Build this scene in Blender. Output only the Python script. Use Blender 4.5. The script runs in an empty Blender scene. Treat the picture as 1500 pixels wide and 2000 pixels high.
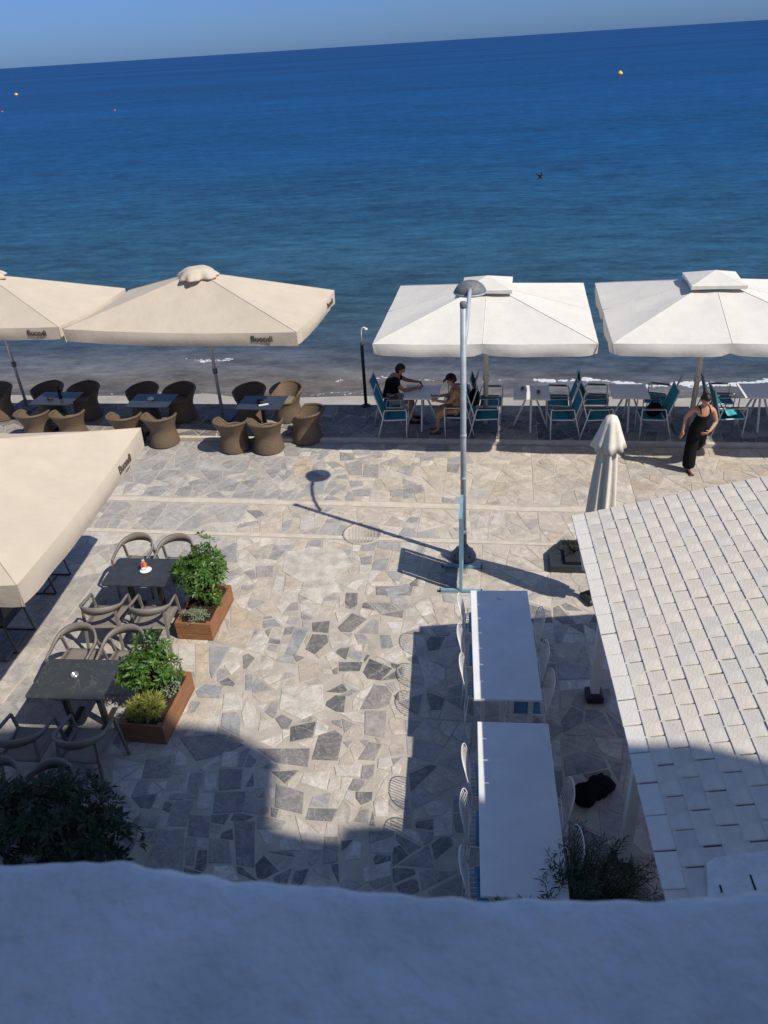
import bpy, bmesh, math, random
from mathutils import Vector, Matrix, noise
R = math.radians
PI = math.pi
SC = bpy.context.scene
COL = SC.collection
rnd = random.Random(7)

# ---------------------------------------------------------------- camera, sky, sun, exposure
CAM_H = 7.0
PITCH, ROLL, FPX = R(31.303), math.atan(96 / 1500), 1500.0
cam_d = bpy.data.cameras.new('camera')
cam = bpy.data.objects.new('camera', cam_d)
COL.objects.link(cam)
cam_d.sensor_fit = 'VERTICAL'
cam_d.sensor_height = 32.0
cam_d.lens = 32.0 * FPX / 2000.0
cam_d.clip_start = 0.05
cam_d.clip_end = 60000
cam.matrix_world = (Matrix.Translation((0, 0, CAM_H)) @ Matrix.Rotation(PI / 2 - PITCH, 4, 'X')
                    @ Matrix.Rotation(-ROLL, 4, 'Z'))
cam_d.dof.use_dof = True
cam_d.dof.focus_distance = 13.0
cam_d.dof.aperture_fstop = 9.0
SC.camera = cam

SUN_EL, SUN_AZ = R(49.8), R(125.2)          # azimuth from +Y towards +X
world = bpy.data.worlds.new('World')
SC.world = world
world.use_nodes = True
wn = world.node_tree.nodes
sky = wn.new('ShaderNodeTexSky')
sky.sky_type = 'NISHITA'
sky.sun_disc = False
sky.sun_elevation = SUN_EL
sky.sun_rotation = SUN_AZ
sky.altitude = 0
sky.air_density = 1.0
sky.dust_density = 0.3
sky.ozone_density = 2.0
SKY_LOW, SKY_HIGH = (.19, .36, .86), (.86, .94, 1.1)
wl = world.node_tree.links.new
# sky tinted by elevation: darkened and blued near the horizon, left bright above
geo = wn.new('ShaderNodeTexCoord')
sepw = wn.new('ShaderNodeSeparateXYZ')
wl(geo.outputs['Generated'], sepw.inputs[0])
hz = wn.new('ShaderNodeValToRGB')
he = hz.color_ramp.elements
he[0].position, he[0].color = 0.0, (*SKY_LOW, 1)
he[1].position, he[1].color = 0.55, (*SKY_HIGH, 1)
wl(sepw.outputs['Z'], hz.inputs[0])
tint = wn.new('ShaderNodeMix')
tint.data_type = 'RGBA'
tint.blend_type = 'MULTIPLY'
tint.inputs[0].default_value = 1.0
wl(sky.outputs[0], tint.inputs[6])
wl(hz.outputs[0], tint.inputs[7])
wl(tint.outputs[2], wn['Background'].inputs[0])
wn['Background'].inputs[1].default_value = 0.11
sun_d = bpy.data.lights.new('sun', 'SUN')
sun_d.energy = 4.45
sun_d.angle = R(0.53)
sun_d.color = (1.0, 0.925, 0.80)
sun = bpy.data.objects.new('sun', sun_d)
COL.objects.link(sun)
sdir = Vector((math.sin(SUN_AZ) * math.cos(SUN_EL), math.cos(SUN_AZ) * math.cos(SUN_EL), math.sin(SUN_EL)))
sun.rotation_euler = sdir.to_track_quat('Z', 'Y').to_euler()
sun.location = sdir * 60
SC.view_settings.view_transform = 'Standard'
SC.view_settings.look = 'None'
SC.view_settings.exposure = 0.0
SC.view_settings.gamma = 1.0
SC.view_settings.use_curve_mapping = False

# ---------------------------------------------------------------- helpers
def new_mat(name):
    m = bpy.data.materials.new(name)
    m.use_nodes = True
    nt = m.node_tree
    return m, nt, nt.nodes['Principled BSDF']

def N(nt, typ, **kw):
    n = nt.nodes.new(typ)
    for k, v in kw.items():
        if k.startswith('i_'):
            key = k[2:]
            key = int(key) if key.isdigit() else key.replace('_', ' ')
            n.inputs[key].default_value = v
        else:
            setattr(n, k, v)
    return n

def mat(name, col, rough=0.6, spec=0.3, var=0.15, scale=6.0, bump=0.0, bscale=60.0, metal=0.0, stretch=None, world_co=False, fine=0.0):
    m, nt, b = new_mat(name)
    L = nt.links.new
    if world_co:
        co = N(nt, 'ShaderNodeNewGeometry').outputs['Position']
    else:
        co = N(nt, 'ShaderNodeTexCoord').outputs['Object']
    if stretch:
        mp = N(nt, 'ShaderNodeMapping')
        mp.inputs['Scale'].default_value = stretch
        L(co, mp.inputs[0])
        co = mp.outputs[0]
    n1 = N(nt, 'ShaderNodeTexNoise', i_Scale=scale, i_Detail=6.0, i_Roughness=0.6)
    L(co, n1.inputs['Vector'])
    mr = N(nt, 'ShaderNodeMapRange')
    mr.inputs[1].default_value = 0.3
    mr.inputs[2].default_value = 0.7
    mr.inputs[3].default_value = 1 - var
    mr.inputs[4].default_value = 1 + var * 0.7
    L(n1.outputs['Fac'], mr.inputs[0])
    mul = N(nt, 'ShaderNodeMix', data_type='RGBA', blend_type='MULTIPLY')
    mul.inputs[0].default_value = 1.0
    mul.inputs[6].default_value = (*col, 1)
    L(mr.outputs[0], mul.inputs[7])
    L(mul.outputs[2], b.inputs['Base Color'])
    b.inputs['Roughness'].default_value = rough
    b.inputs['Specular IOR Level'].default_value = spec
    b.inputs['Metallic'].default_value = metal
    if bump:
        n2 = N(nt, 'ShaderNodeTexNoise', i_Scale=bscale, i_Detail=4.0)
        L(co, n2.inputs['Vector'])
        bp = N(nt, 'ShaderNodeBump', i_Strength=bump, i_Distance=0.02)
        L(n2.outputs['Fac'], bp.inputs['Height'])
        L(bp.outputs[0], b.inputs['Normal'])
    return m

class MB:
    """collects shapes and links them as one mesh object"""
    def __init__(self):
        self.v, self.f, self.sm, self.col = [], [], [], []

    def add(self, vs, fs, smooth=False):
        o = len(self.v)
        self.v += [tuple(p) for p in vs]
        self.f += [tuple(o + i for i in f) for f in fs]
        self.sm += [smooth] * len(fs)

    def box(self, c, size, rz=0.0, rot=None, bev=0.0):
        x, y, z = (s / 2 for s in size)
        M = rot if rot is not None else Matrix.Rotation(rz, 3, 'Z')
        c = Vector(c)
        if bev > 0:
            b = min(bev, x * .9, y * .9, z * .9)
            vs = []
            for zz, ins in ((-z, b), (-z + b, 0), (z - b, 0), (z, b)):
                vs += [c + M @ Vector(p) for p in ((-x + ins, -y + ins, zz), (x - ins, -y + ins, zz), (x - ins, y - ins, zz), (-x + ins, y - ins, zz))]
            fs = [(3, 2, 1, 0), (12, 13, 14, 15)]
            for k in range(3):
                for i in range(4):
                    fs.append((k * 4 + i, k * 4 + (i + 1) % 4, k * 4 + 4 + (i + 1) % 4, k * 4 + 4 + i))
            self.add(vs, fs)
            return
        vs = [c + M @ Vector(p) for p in ((-x, -y, -z), (x, -y, -z), (x, y, -z), (-x, y, -z), (-x, -y, z), (x, -y, z), (x, y, z), (-x, y, z))]
        self.add(vs, [(3, 2, 1, 0), (4, 5, 6, 7), (0, 1, 5, 4), (1, 2, 6, 5), (2, 3, 7, 6), (3, 0, 4, 7)])

    def bar(self, p0, p1, w, h, up=(0, 0, 1)):
        p0, p1 = Vector(p0), Vector(p1)
        d = (p1 - p0)
        ln = d.length
        d.normalize()
        u = Vector(up)
        if abs(d.dot(u)) > 0.97:
            u = Vector((1, 0, 0))
        s = d.cross(u).normalized()
        t = s.cross(d)
        M = Matrix((d, s, t)).transposed()
        self.box((p0 + p1) / 2, (ln, w, h), rot=M)

    def tube(self, pts, r, n=8, cap=True, smooth=True):
        pts = [Vector(p) for p in pts]
        rs = r if isinstance(r, (list, tuple)) else [r] * len(pts)
        rings, prev = [], None
        for i, p in enumerate(pts):
            a = pts[max(i - 1, 0)]
            b = pts[min(i + 1, len(pts) - 1)]
            d = (b - a).normalized()
            if prev is None:
                u = Vector((0, 0, 1)) if abs(d.z) < 0.9 else Vector((1, 0, 0))
                s = d.cross(u).normalized()
            else:
                s = (prev - d * prev.dot(d)).normalized()
            prev = s
            t = d.cross(s)
            rings.append([p + (s * math.cos(2 * PI * k / n) + t * math.sin(2 * PI * k / n)) * rs[i] for k in range(n)])
        vs = [q for ring in rings for q in ring]
        fs = []
        for i in range(len(pts) - 1):
            for k in range(n):
                fs.append((i * n + k, i * n + (k + 1) % n, (i + 1) * n + (k + 1) % n, (i + 1) * n + k))
        if cap:
            fs += [tuple(range(n - 1, -1, -1)), tuple(range((len(pts) - 1) * n, len(pts) * n))]
        self.add(vs, fs, smooth)

    def lathe(self, prof, c=(0, 0, 0), n=16, smooth=True, fn=None):
        c = Vector(c)
        vs, fs = [], []
        for (r, z) in prof:
            for k in range(n):
                a = 2 * PI * k / n
                rr = r * (fn(a, z) if fn else 1)
                vs.append(c + Vector((rr * math.cos(a), rr * math.sin(a), z)))
        for i in range(len(prof) - 1):
            for k in range(n):
                fs.append((i * n + k, i * n + (k + 1) % n, (i + 1) * n + (k + 1) % n, (i + 1) * n + k))
        if prof[0][0] > 1e-4:
            fs.append(tuple(range(n - 1, -1, -1)))
        if prof[-1][0] > 1e-4:
            fs.append(tuple(range((len(prof) - 1) * n, len(prof) * n)))
        self.add(vs, fs, smooth)

    def prism(self, poly, z0, z1, chamfer=0.0):
        n = len(poly)
        cx = sum(p[0] for p in poly) / n
        cy = sum(p[1] for p in poly) / n
        vs = [(x, y, z0) for x, y in poly]
        if chamfer:
            vs += [(x, y, z1 - chamfer) for x, y in poly]
            k = 0.96
            vs += [(cx + (x - cx) * k, cy + (y - cy) * k, z1) for x, y in poly]
            fs = [tuple(range(2 * n, 3 * n))]
            for q in (0, n):
                fs += [(q + i, q + (i + 1) % n, q + n + (i + 1) % n, q + n + i) for i in range(n)]
        else:
            vs += [(x, y, z1) for x, y in poly]
            fs = [tuple(range(n, 2 * n)), tuple(range(n - 1, -1, -1))]
            fs += [(i, (i + 1) % n, n + (i + 1) % n, n + i) for i in range(n)]
        self.add(vs, fs)

    def mesh(self, name, m):
        me = bpy.data.meshes.new(name)
        me.from_pydata(self.v, [], self.f)
        if any(self.sm):
            me.polygons.foreach_set('use_smooth', self.sm)
        if m:
            me.materials.append(m)
        me.update()
        return me

    def build(self, name, m, parent=None, kind=None, loc=None):
        o = bpy.data.objects.new(name, self.mesh(name, m))
        COL.objects.link(o)
        if parent:
            o.parent = parent
        if kind:
            o['kind'] = kind
        if loc:
            o.location = loc
        return o

def tag(o, label, cat, group=None):
    o['label'] = label
    o['category'] = cat
    if group:
        o['group'] = group
    return o

def thing(name, label, cat, loc=(0, 0, 0), rz=0.0, group=None):
    o = bpy.data.objects.new(name, None)
    o.empty_display_size = 0.1
    COL.objects.link(o)
    o.location = loc
    o.rotation_euler = (0, 0, rz)
    return tag(o, label, cat, group)

def dup(root, loc, rz, label, group=None):
    r = root.copy()
    COL.objects.link(r)
    r.location = loc
    r.rotation_euler = (0, 0, rz)
    r['label'] = label
    if group:
        r['group'] = group
    for ch in list(root.children):
        c = ch.copy()
        COL.objects.link(c)
        c.parent = r
        for g in list(ch.children):
            d = g.copy()
            COL.objects.link(d)
            d.parent = c
    return r

EV = Vector((math.cos(R(-9.85)), math.sin(R(-9.85)), 0))     # along the promenade
NV = Vector((-EV.y, EV.x, 0))                                # towards the sea
def st(s, t, z=0.0):
    return EV * s + NV * t + Vector((0, 0, z))

# ---------------------------------------------------------------- materials
M = {}
M['white_paint'] = mat('white_paint', (.74, .74, .72), .45, .35, .06, 5)
M['tabletop'] = mat('white_tabletop', (.78, .78, .77), .35, .4, .10, 2.5)
M['white_cloth'] = mat('white_canvas', (.705, .675, .61), .8, .15, .06, 2.5, .35, 7)
M['beige_cloth'] = mat('beige_canvas', (.585, .505, .405), .85, .12, .06, 2.5, .35, 7)
M['cream_cloth'] = mat('cream_canvas', (.74, .70, .61), .85, .12, .08, 3, .15, 25)
M['galv'] = mat('galvanised_steel', (.38, .43, .475), .5, .4, .25, 4, .08, 40, .1)
M['dark_metal'] = mat('dark_metal', (.028, .028, .032), .45, .4, .2, 8)
M['lamp_grey'] = mat('weathered_lamp_grey', (.17, .18, .19), .6, .35, .4, 14, .2, 60)
M['blue_paint'] = mat('blue_paint', (.20, .37, .48), .5, .4, .12, 10)
M['grey_pole'] = mat('grey_pole', (.62, .62, .60), .45, .45, .12, 6, 0, 40, .3)
M['cream_pole'] = mat('cream_pole', (.62, .58, .50), .5, .3, .1, 6)
M['teal'] = mat('teal_sling', (.025, .235, .30), .75, .2, .12, 10, .2, 220)
M['armwood'] = mat('armrest_slat', (.07, .05, .045), .6, .3, .2, 12)
M['frame_white'] = mat('white_frame', (.66, .67, .66), .4, .4, .05, 6)
M['wire_white'] = mat('white_wire', (.80, .80, .78), .35, .4, .05, 6)
M['blue_cushion'] = mat('blue_cushion', (.10, .27, .42), .85, .15, .1, 12, .2, 90)
M['taupe'] = mat('taupe_plastic', (.215, .19, .168), .5, .35, .1, 8, .05, 120)
M['slate_top'] = mat('slate_tabletop', (.042, .048, .056), .38, .5, .3, 9)
M['darktop'] = mat('dark_tabletop', (.040, .046, .062), .3, .5, .2, 6)
M['cedar'] = mat('stained_timber', (.30, .138, .066), .55, .3, .3, 5, .12, 40, 0, (1, 1, 9))
M['soil'] = mat('soil', (.05, .035, .025), .95, .1, .4, 30, .8, 60)
M['black_cloth'] = mat('black_cloth', (.008, .008, .010), .85, .15, .3, 14, .3, 60)
M['skin'] = mat('skin', (.50, .27, .18), .55, .35, .08, 14)
M['skin_tan'] = mat('tanned_skin', (.40, .20, .13), .55, .35, .08, 14)
M['hair'] = mat('dark_hair', (.014, .009, .007), .5, .4, .3, 60)
M['khaki'] = mat('pale_shorts', (.48, .45, .40), .85, .15, .1, 12)
M['cap_dark'] = mat('dark_cap', (.03, .012, .016), .85, .15, .1, 12)
M['lip'] = mat('lip', (.36, .12, .10), .5, .3, .05, 12)
M['eye'] = mat('eye_dark', (.02, .015, .012), .3, .5, .05, 12)
M['plaster'] = mat('whitewashed_plaster', (.73, .73, .71), .9, .1, .16, 9, .5, 55, world_co=True)
M['facade'] = mat('facade_plaster', (.62, .61, .58), .9, .1, .08, 2)
M['concrete'] = mat('concrete_strip', (.60, .54, .455), .9, .1, .16, 7, .4, 60, world_co=True)
M['patch'] = mat('concrete_patch', (.54, .50, .44), .9, .1, .3, 5, .4, 40, world_co=True)
M['tile'] = mat('roof_tile', (.67, .62, .54), .8, .2, .16, 5, .25, 60)
M['tile_pink'] = mat('roof_tile_pinkish', (.655, .595, .525), .8, .2, .16, 5, .25, 60)
M['tile_grey'] = mat('roof_tile_greyish', (.62, .585, .53), .8, .2, .18, 5, .25, 60)
M['tile_white'] = mat('roof_tile_white', (.72, .69, .635), .8, .2, .06, 9, .25, 60)
M['under'] = mat('roof_underside', (.40, .37, .34), .8, .2, .15, 5)
M['print'] = mat('dark_print', (.10, .085, .075), .8, .15, .1, 20)
M['steel'] = mat('bright_steel', (.6, .6, .6), .25, .5, .05, 20, 0, 40, .8)
M['porcelain'] = mat('white_porcelain', (.8, .8, .78), .25, .5, .02, 20)
M['pink'] = mat('pink_print', (.75, .12, .16), .5, .3, .05, 20)
M['orange'] = mat('orange_print', (.85, .36, .12), .5, .3, .05, 20)
M['yellow'] = mat('yellow_plastic', (.85, .55, .03), .45, .4, .05, 8)
M['buoy_pink'] = mat('pink_plastic', (.75, .10, .16), .45, .4, .05, 8)
M['aqua'] = mat('aqua_towel', (.10, .55, .60), .9, .1, .1, 14, .3, 90)
M['foam'] = mat('sea_foam', (.58, .61, .64), .9, .2, .05, 20)
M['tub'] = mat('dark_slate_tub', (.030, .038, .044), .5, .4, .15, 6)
M['twig'] = mat('dark_twig', (.045, .032, .026), .8, .2, .2, 20)

def leaf_mat(name, a, b, rough=.4):
    m, nt, bs = new_mat(name)
    at = N(nt, 'ShaderNodeAttribute', attribute_name='tone')
    mx = N(nt, 'ShaderNodeMix', data_type='RGBA')
    mx.inputs[6].default_value = (*a, 1)
    mx.inputs[7].default_value = (*b, 1)
    nt.links.new(at.outputs['Fac'], mx.inputs[0])
    nt.links.new(mx.outputs[2], bs.inputs['Base Color'])
    bs.inputs['Roughness'].default_value = rough
    bs.inputs['Specular IOR Level'].default_value = .4
    tr = N(nt, 'ShaderNodeBsdfTranslucent')
    nt.links.new(mx.outputs[2], tr.inputs['Color'])
    ms = N(nt, 'ShaderNodeMixShader')
    ms.inputs[0].default_value = .22
    out = nt.nodes['Material Output']
    nt.links.new(bs.outputs[0], ms.inputs[1])
    nt.links.new(tr.outputs[0], ms.inputs[2])
    nt.links.new(ms.outputs[0], out.inputs[0])
    return m
M['leaf'] = leaf_mat('glossy_leaf', (.028, .085, .014), (.13, .25, .035))
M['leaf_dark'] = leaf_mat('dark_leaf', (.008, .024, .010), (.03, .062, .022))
M['leaf_silver'] = leaf_mat('silver_leaf', (.16, .22, .13), (.40, .46, .32), .7)
M['leaf_yellow'] = leaf_mat('yellow_green_leaf', (.16, .20, .03), (.48, .47, .14), .6)
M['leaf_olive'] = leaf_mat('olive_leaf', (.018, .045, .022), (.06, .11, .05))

# paving stone: colour of each stone is its own attribute, grain on top
def stone_mat():
    m, nt, b = new_mat('paving_stone')
    L = nt.links.new
    at = N(nt, 'ShaderNodeAttribute', attribute_name='tone')
    pos = N(nt, 'ShaderNodeNewGeometry').outputs['Position']
    n1 = N(nt, 'ShaderNodeTexNoise', i_Scale=5.0, i_Detail=8.0, i_Roughness=.68, i_Distortion=1.2)
    L(pos, n1.inputs['Vector'])
    n2 = N(nt, 'ShaderNodeTexNoise', i_Scale=38.0, i_Detail=5.0, i_Roughness=.7)
    L(pos, n2.inputs['Vector'])
    n3 = N(nt, 'ShaderNodeTexNoise', i_Scale=1.1, i_Detail=4.0)
    L(pos, n3.inputs['Vector'])
    def rng(n, lo, hi):
        r = N(nt, 'ShaderNodeMapRange')
        for i, v in enumerate((.3, .7, lo, hi)):
            r.inputs[i + 1].default_value = v
        L(n.outputs['Fac'], r.inputs[0])
        return r.outputs[0]
    m1 = N(nt, 'ShaderNodeMath', operation='MULTIPLY')
    L(rng(n1, .62, 1.30), m1.inputs[0])
    L(rng(n2, .78, 1.16), m1.inputs[1])
    mul = N(nt, 'ShaderNodeMix', data_type='RGBA', blend_type='MULTIPLY')
    mul.inputs[0].default_value = 1
    L(at.outputs['Color'], mul.inputs[6])
    L(m1.outputs[0], mul.inputs[7])
    # pale veins through the slabs
    nv = N(nt, 'ShaderNodeTexNoise', i_Scale=3.4, i_Detail=7.0, i_Roughness=.6, i_Distortion=2.2)
    L(pos, nv.inputs['Vector'])
    cv = N(nt, 'ShaderNodeValToRGB')
    ce_ = cv.color_ramp.elements
    ce_[0].position, ce_[0].color = .47, (0, 0, 0, 1)
    ce_[1].position, ce_[1].color = .53, (0, 0, 0, 1)
    kk = ce_.new(.50)
    kk.color = (.42, .42, .42, 1)
    L(nv.outputs['Fac'], cv.inputs[0])
    vein = N(nt, 'ShaderNodeMix', data_type='RGBA')
    L(cv.outputs[0], vein.inputs[0])
    L(mul.outputs[2], vein.inputs[6])
    vein.inputs[7].default_value = (.50, .47, .43, 1)
    # worn mortar and dust lying over the slabs in patches
    n4 = N(nt, 'ShaderNodeTexNoise', i_Scale=4.5, i_Detail=8.0, i_Roughness=.72)
    L(pos, n4.inputs['Vector'])
    d1 = N(nt, 'ShaderNodeMapRange')
    for i, v in enumerate((.52, .72, 0, .62)):
        d1.inputs[i + 1].default_value = v
    L(n4.outputs['Fac'], d1.inputs[0])
    dm = N(nt, 'ShaderNodeMath', operation='MAXIMUM')
    L(rng(n3, .0, .30), dm.inputs[0])
    L(d1.outputs[0], dm.inputs[1])
    dust = N(nt, 'ShaderNodeMix', data_type='RGBA')
    L(dm.outputs[0], dust.inputs[0])
    L(vein.outputs[2], dust.inputs[6])
    dust.inputs[7].default_value = (.515, .462, .395, 1)
    L(dust.outputs[2], b.inputs['Base Color'])
    b.inputs['Roughness'].default_value = .82
    b.inputs['Specular IOR Level'].default_value = .22
    bp = N(nt, 'ShaderNodeBump', i_Strength=.5, i_Distance=.012)
    ad = N(nt, 'ShaderNodeMath', operation='ADD')
    L(n1.outputs['Fac'], ad.inputs[0])
    L(n2.outputs['Fac'], ad.inputs[1])
    L(ad.outputs[0], bp.inputs['Height'])
    L(bp.outputs[0], b.inputs['Normal'])
    return m
M['stone'] = stone_mat()

def mortar_mat():
    m, nt, b = new_mat('mortar')
    L = nt.links.new
    pos = N(nt, 'ShaderNodeNewGeometry').outputs['Position']
    n1 = N(nt, 'ShaderNodeTexNoise', i_Scale=2.2, i_Detail=9.0, i_Roughness=.7)
    L(pos, n1.inputs['Vector'])
    cr = N(nt, 'ShaderNodeValToRGB')
    e = cr.color_ramp.elements
    e[0].position, e[0].color = .3, (.36, .325, .28, 1)
    e[1].position, e[1].color = .66, (.555, .50, .43, 1)
    L(n1.outputs['Fac'], cr.inputs[0])
    n2 = N(nt, 'ShaderNodeTexNoise', i_Scale=70.0, i_Detail=4.0)
    L(pos, n2.inputs['Vector'])
    bp = N(nt, 'ShaderNodeBump', i_Strength=.6, i_Distance=.01)
    L(n2.outputs['Fac'], bp.inputs['Height'])
    L(bp.outputs[0], b.inputs['Normal'])
    L(cr.outputs[0], b.inputs['Base Color'])
    b.inputs['Roughness'].default_value = .92
    b.inputs['Specular IOR Level'].default_value = .12
    return m
M['mortar'] = mortar_mat()

def wicker_mat():
    m, nt, b = new_mat('woven_rattan')
    L = nt.links.new
    uv = N(nt, 'ShaderNodeTexCoord').outputs['UV']
    br = N(nt, 'ShaderNodeTexBrick', i_Scale=1.0)
    br.inputs['Color1'].default_value = (.47, .375, .27, 1)
    br.inputs['Color2'].default_value = (.40, .315, .225, 1)
    br.inputs['Mortar'].default_value = (.15, .105, .07, 1)
    br.inputs['Mortar Size'].default_value = .012
    br.inputs['Brick Width'].default_value = .055
    br.inputs['Row Height'].default_value = .028
    L(uv, br.inputs['Vector'])
    n1 = N(nt, 'ShaderNodeTexNoise', i_Scale=7.0, i_Detail=5.0)
    L(uv, n1.inputs['Vector'])
    mul = N(nt, 'ShaderNodeMix', data_type='RGBA', blend_type='MULTIPLY')
    mul.inputs[0].default_value = .5
    L(br.outputs['Color'], mul.inputs[6])
    L(n1.outputs['Color'], mul.inputs[7])
    mx = N(nt, 'ShaderNodeMix', data_type='RGBA')
    mx.inputs[0].default_value = .45
    L(mul.outputs[2], mx.inputs[6])
    L(br.outputs['Color'], mx.inputs[7])
    L(mx.outputs[2], b.inputs['Base Color'])
    bp = N(nt, 'ShaderNodeBump', i_Strength=.6, i_Distance=.01)
    L(br.outputs['Fac'], bp.inputs['Height'])
    bp.invert = True
    L(bp.outputs[0], b.inputs['Normal'])
    b.inputs['Roughness'].default_value = .6
    b.inputs['Specular IOR Level'].default_value = .3
    return m
M['wicker'] = wicker_mat()

def sea_mat():
    m, nt, b = new_mat('sea_water')
    L = nt.links.new
    pos = N(nt, 'ShaderNodeNewGeometry').outputs['Position']
    rot = N(nt, 'ShaderNodeVectorRotate', rotation_type='Z_AXIS')
    rot.inputs['Angle'].default_value = R(9.85)
    L(pos, rot.inputs['Vector'])
    P = rot.outputs[0]
    sep = N(nt, 'ShaderNodeSeparateXYZ')
    L(P, sep.inputs[0])
    def noise_at(scale, stretch, detail=3.0, rough=.55, dist=0.0):
        mp = N(nt, 'ShaderNodeMapping')
        mp.inputs['Scale'].default_value = (1 / stretch, 1, 1)
        L(P, mp.inputs[0])
        n = N(nt, 'ShaderNodeTexNoise', i_Scale=scale, i_Detail=detail, i_Roughness=rough, i_Distortion=dist)
        L(mp.outputs[0], n.inputs['Vector'])
        return n.outputs['Fac']
    def math_(op, a, c):
        n = N(nt, 'ShaderNodeMath', operation=op)
        for i, v in enumerate((a, c)):
            if isinstance(v, (int, float)):
                n.inputs[i].default_value = v
            elif v is not None:
                L(v, n.inputs[i])
        return n.outputs[0]
    # depth of the water: the distance from the shore, broken up by the sea bed
    wob = math_('MULTIPLY', math_('SUBTRACT', noise_at(.16, 2.5, 4), .5), 4.2)
    side = math_('MINIMUM', math_('MAXIMUM', math_('MULTIPLY', sep.outputs['X'], .17), -.9), 1.6)     # the sand shelves out farther at one end
    t = math_('ADD', math_('ADD', sep.outputs['Y'], wob), side)
    lt = math_('LOGARITHM', math_('MAXIMUM', math_('SUBTRACT', t, 17.0), .6), 10.0)
    mr = N(nt, 'ShaderNodeMapRange')
    for i, v in enumerate((0.2, 3.3, 0, 1)):
        mr.inputs[i + 1].default_value = v
    L(lt, mr.inputs[0])
    cr = N(nt, 'ShaderNodeValToRGB')
    el = cr.color_ramp.elements
    el[0].position, el[0].color = 0.0, (.150, .130, .110, 1)
    stops = SEA_STOPS
    for p, c in stops[:-1]:
        e = el.new(p)
        e.color = (*c, 1)
    el[-1].position, el[-1].color = stops[-1][0], (*stops[-1][1], 1)
    L(mr.outputs[0], cr.inputs[0])
    # wind streaks and patches, with ripple light and dark painted into the water colour
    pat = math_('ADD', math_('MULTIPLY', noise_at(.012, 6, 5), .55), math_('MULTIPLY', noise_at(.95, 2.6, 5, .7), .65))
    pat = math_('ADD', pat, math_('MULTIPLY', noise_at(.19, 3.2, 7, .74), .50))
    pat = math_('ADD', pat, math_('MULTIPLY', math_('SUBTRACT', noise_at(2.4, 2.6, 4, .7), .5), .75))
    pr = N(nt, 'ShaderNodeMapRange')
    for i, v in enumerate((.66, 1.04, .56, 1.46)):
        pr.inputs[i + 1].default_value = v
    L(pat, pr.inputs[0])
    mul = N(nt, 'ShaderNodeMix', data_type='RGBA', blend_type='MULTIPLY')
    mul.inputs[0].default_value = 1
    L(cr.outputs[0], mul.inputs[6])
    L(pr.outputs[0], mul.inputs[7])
    h = math_('MULTIPLY', noise_at(.9, 2.4, 3), .30)
    h = math_('ADD', h, math_('MULTIPLY', noise_at(2.8, 2.0, 4, .6), .12))
    h = math_('ADD', h, math_('MULTIPLY', noise_at(.16, 3.0, 2), .38))
    bp = N(nt, 'ShaderNodeBump', i_Strength=1.0, i_Distance=1.0)
    L(h, bp.inputs['Height'])
    dif = N(nt, 'ShaderNodeBsdfDiffuse')
    L(mul.outputs[2], dif.inputs['Color'])
    L(bp.outputs[0], dif.inputs['Normal'])
    gl = N(nt, 'ShaderNodeBsdfGlossy', i_Roughness=.18)
    L(bp.outputs[0], gl.inputs['Normal'])
    fr = N(nt, 'ShaderNodeFresnel', i_IOR=1.33)
    L(bp.outputs[0], fr.inputs['Normal'])
    fac = math_('MINIMUM', math_('MULTIPLY', fr.outputs[0], 1.0), .17)
    ms = N(nt, 'ShaderNodeMixShader')
    L(fac, ms.inputs[0])
    L(dif.outputs[0], ms.inputs[1])
    L(gl.outputs[0], ms.inputs[2])
    L(ms.outputs[0], nt.nodes['Material Output'].inputs[0])
    return m
SEA_STOPS = [(.08, (.145, .142, .142)), (.135, (.098, .108, .122)), (.175, (.054, .080, .108)), (.23, (.048, .096, .125)), (.27, (.036, .096, .140)), (.36, (.022, .086, .152)), (.5, (.004, .062, .172)), (.65, (.002, .054, .178)), (1.0, (.002, .046, .166))]
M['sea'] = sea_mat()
M['sand'] = mat('beach_sand', (.38, .355, .32), .95, .1, .18, 1.2, .4, 30, world_co=True)
# ---------------------------------------------------------------- sea, beach, promenade
def quad_sheet(name, corners, z, m, kind='structure'):
    b = MB()
    b.add([(p.x, p.y, z) for p in corners], [(0, 1, 2, 3)])
    return b.build(name, m, kind=kind)

SEA_Z = -1.05
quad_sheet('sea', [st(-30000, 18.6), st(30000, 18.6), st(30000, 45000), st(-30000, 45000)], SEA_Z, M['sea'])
b = MB()
nx, ny = 60, 12
for j in range(ny + 1):
    for i in range(nx + 1):
        s, t = -40 + 80 * i / nx, 15.7 + 14 * j / ny
        z = -.93 - max(0, t - 17.5) * .085 + .025 * noise.noise(Vector((s * .7, t * .9, 3)))
        b.v.append(tuple(st(s, t, z)))
for j in range(ny):
    for i in range(nx):
        a = j * (nx + 1) + i
        b.f.append((a, a + 1, a + nx + 2, a + nx + 1))
        b.sm.append(True)
b.build('beach', M['sand'], kind='structure')

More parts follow.
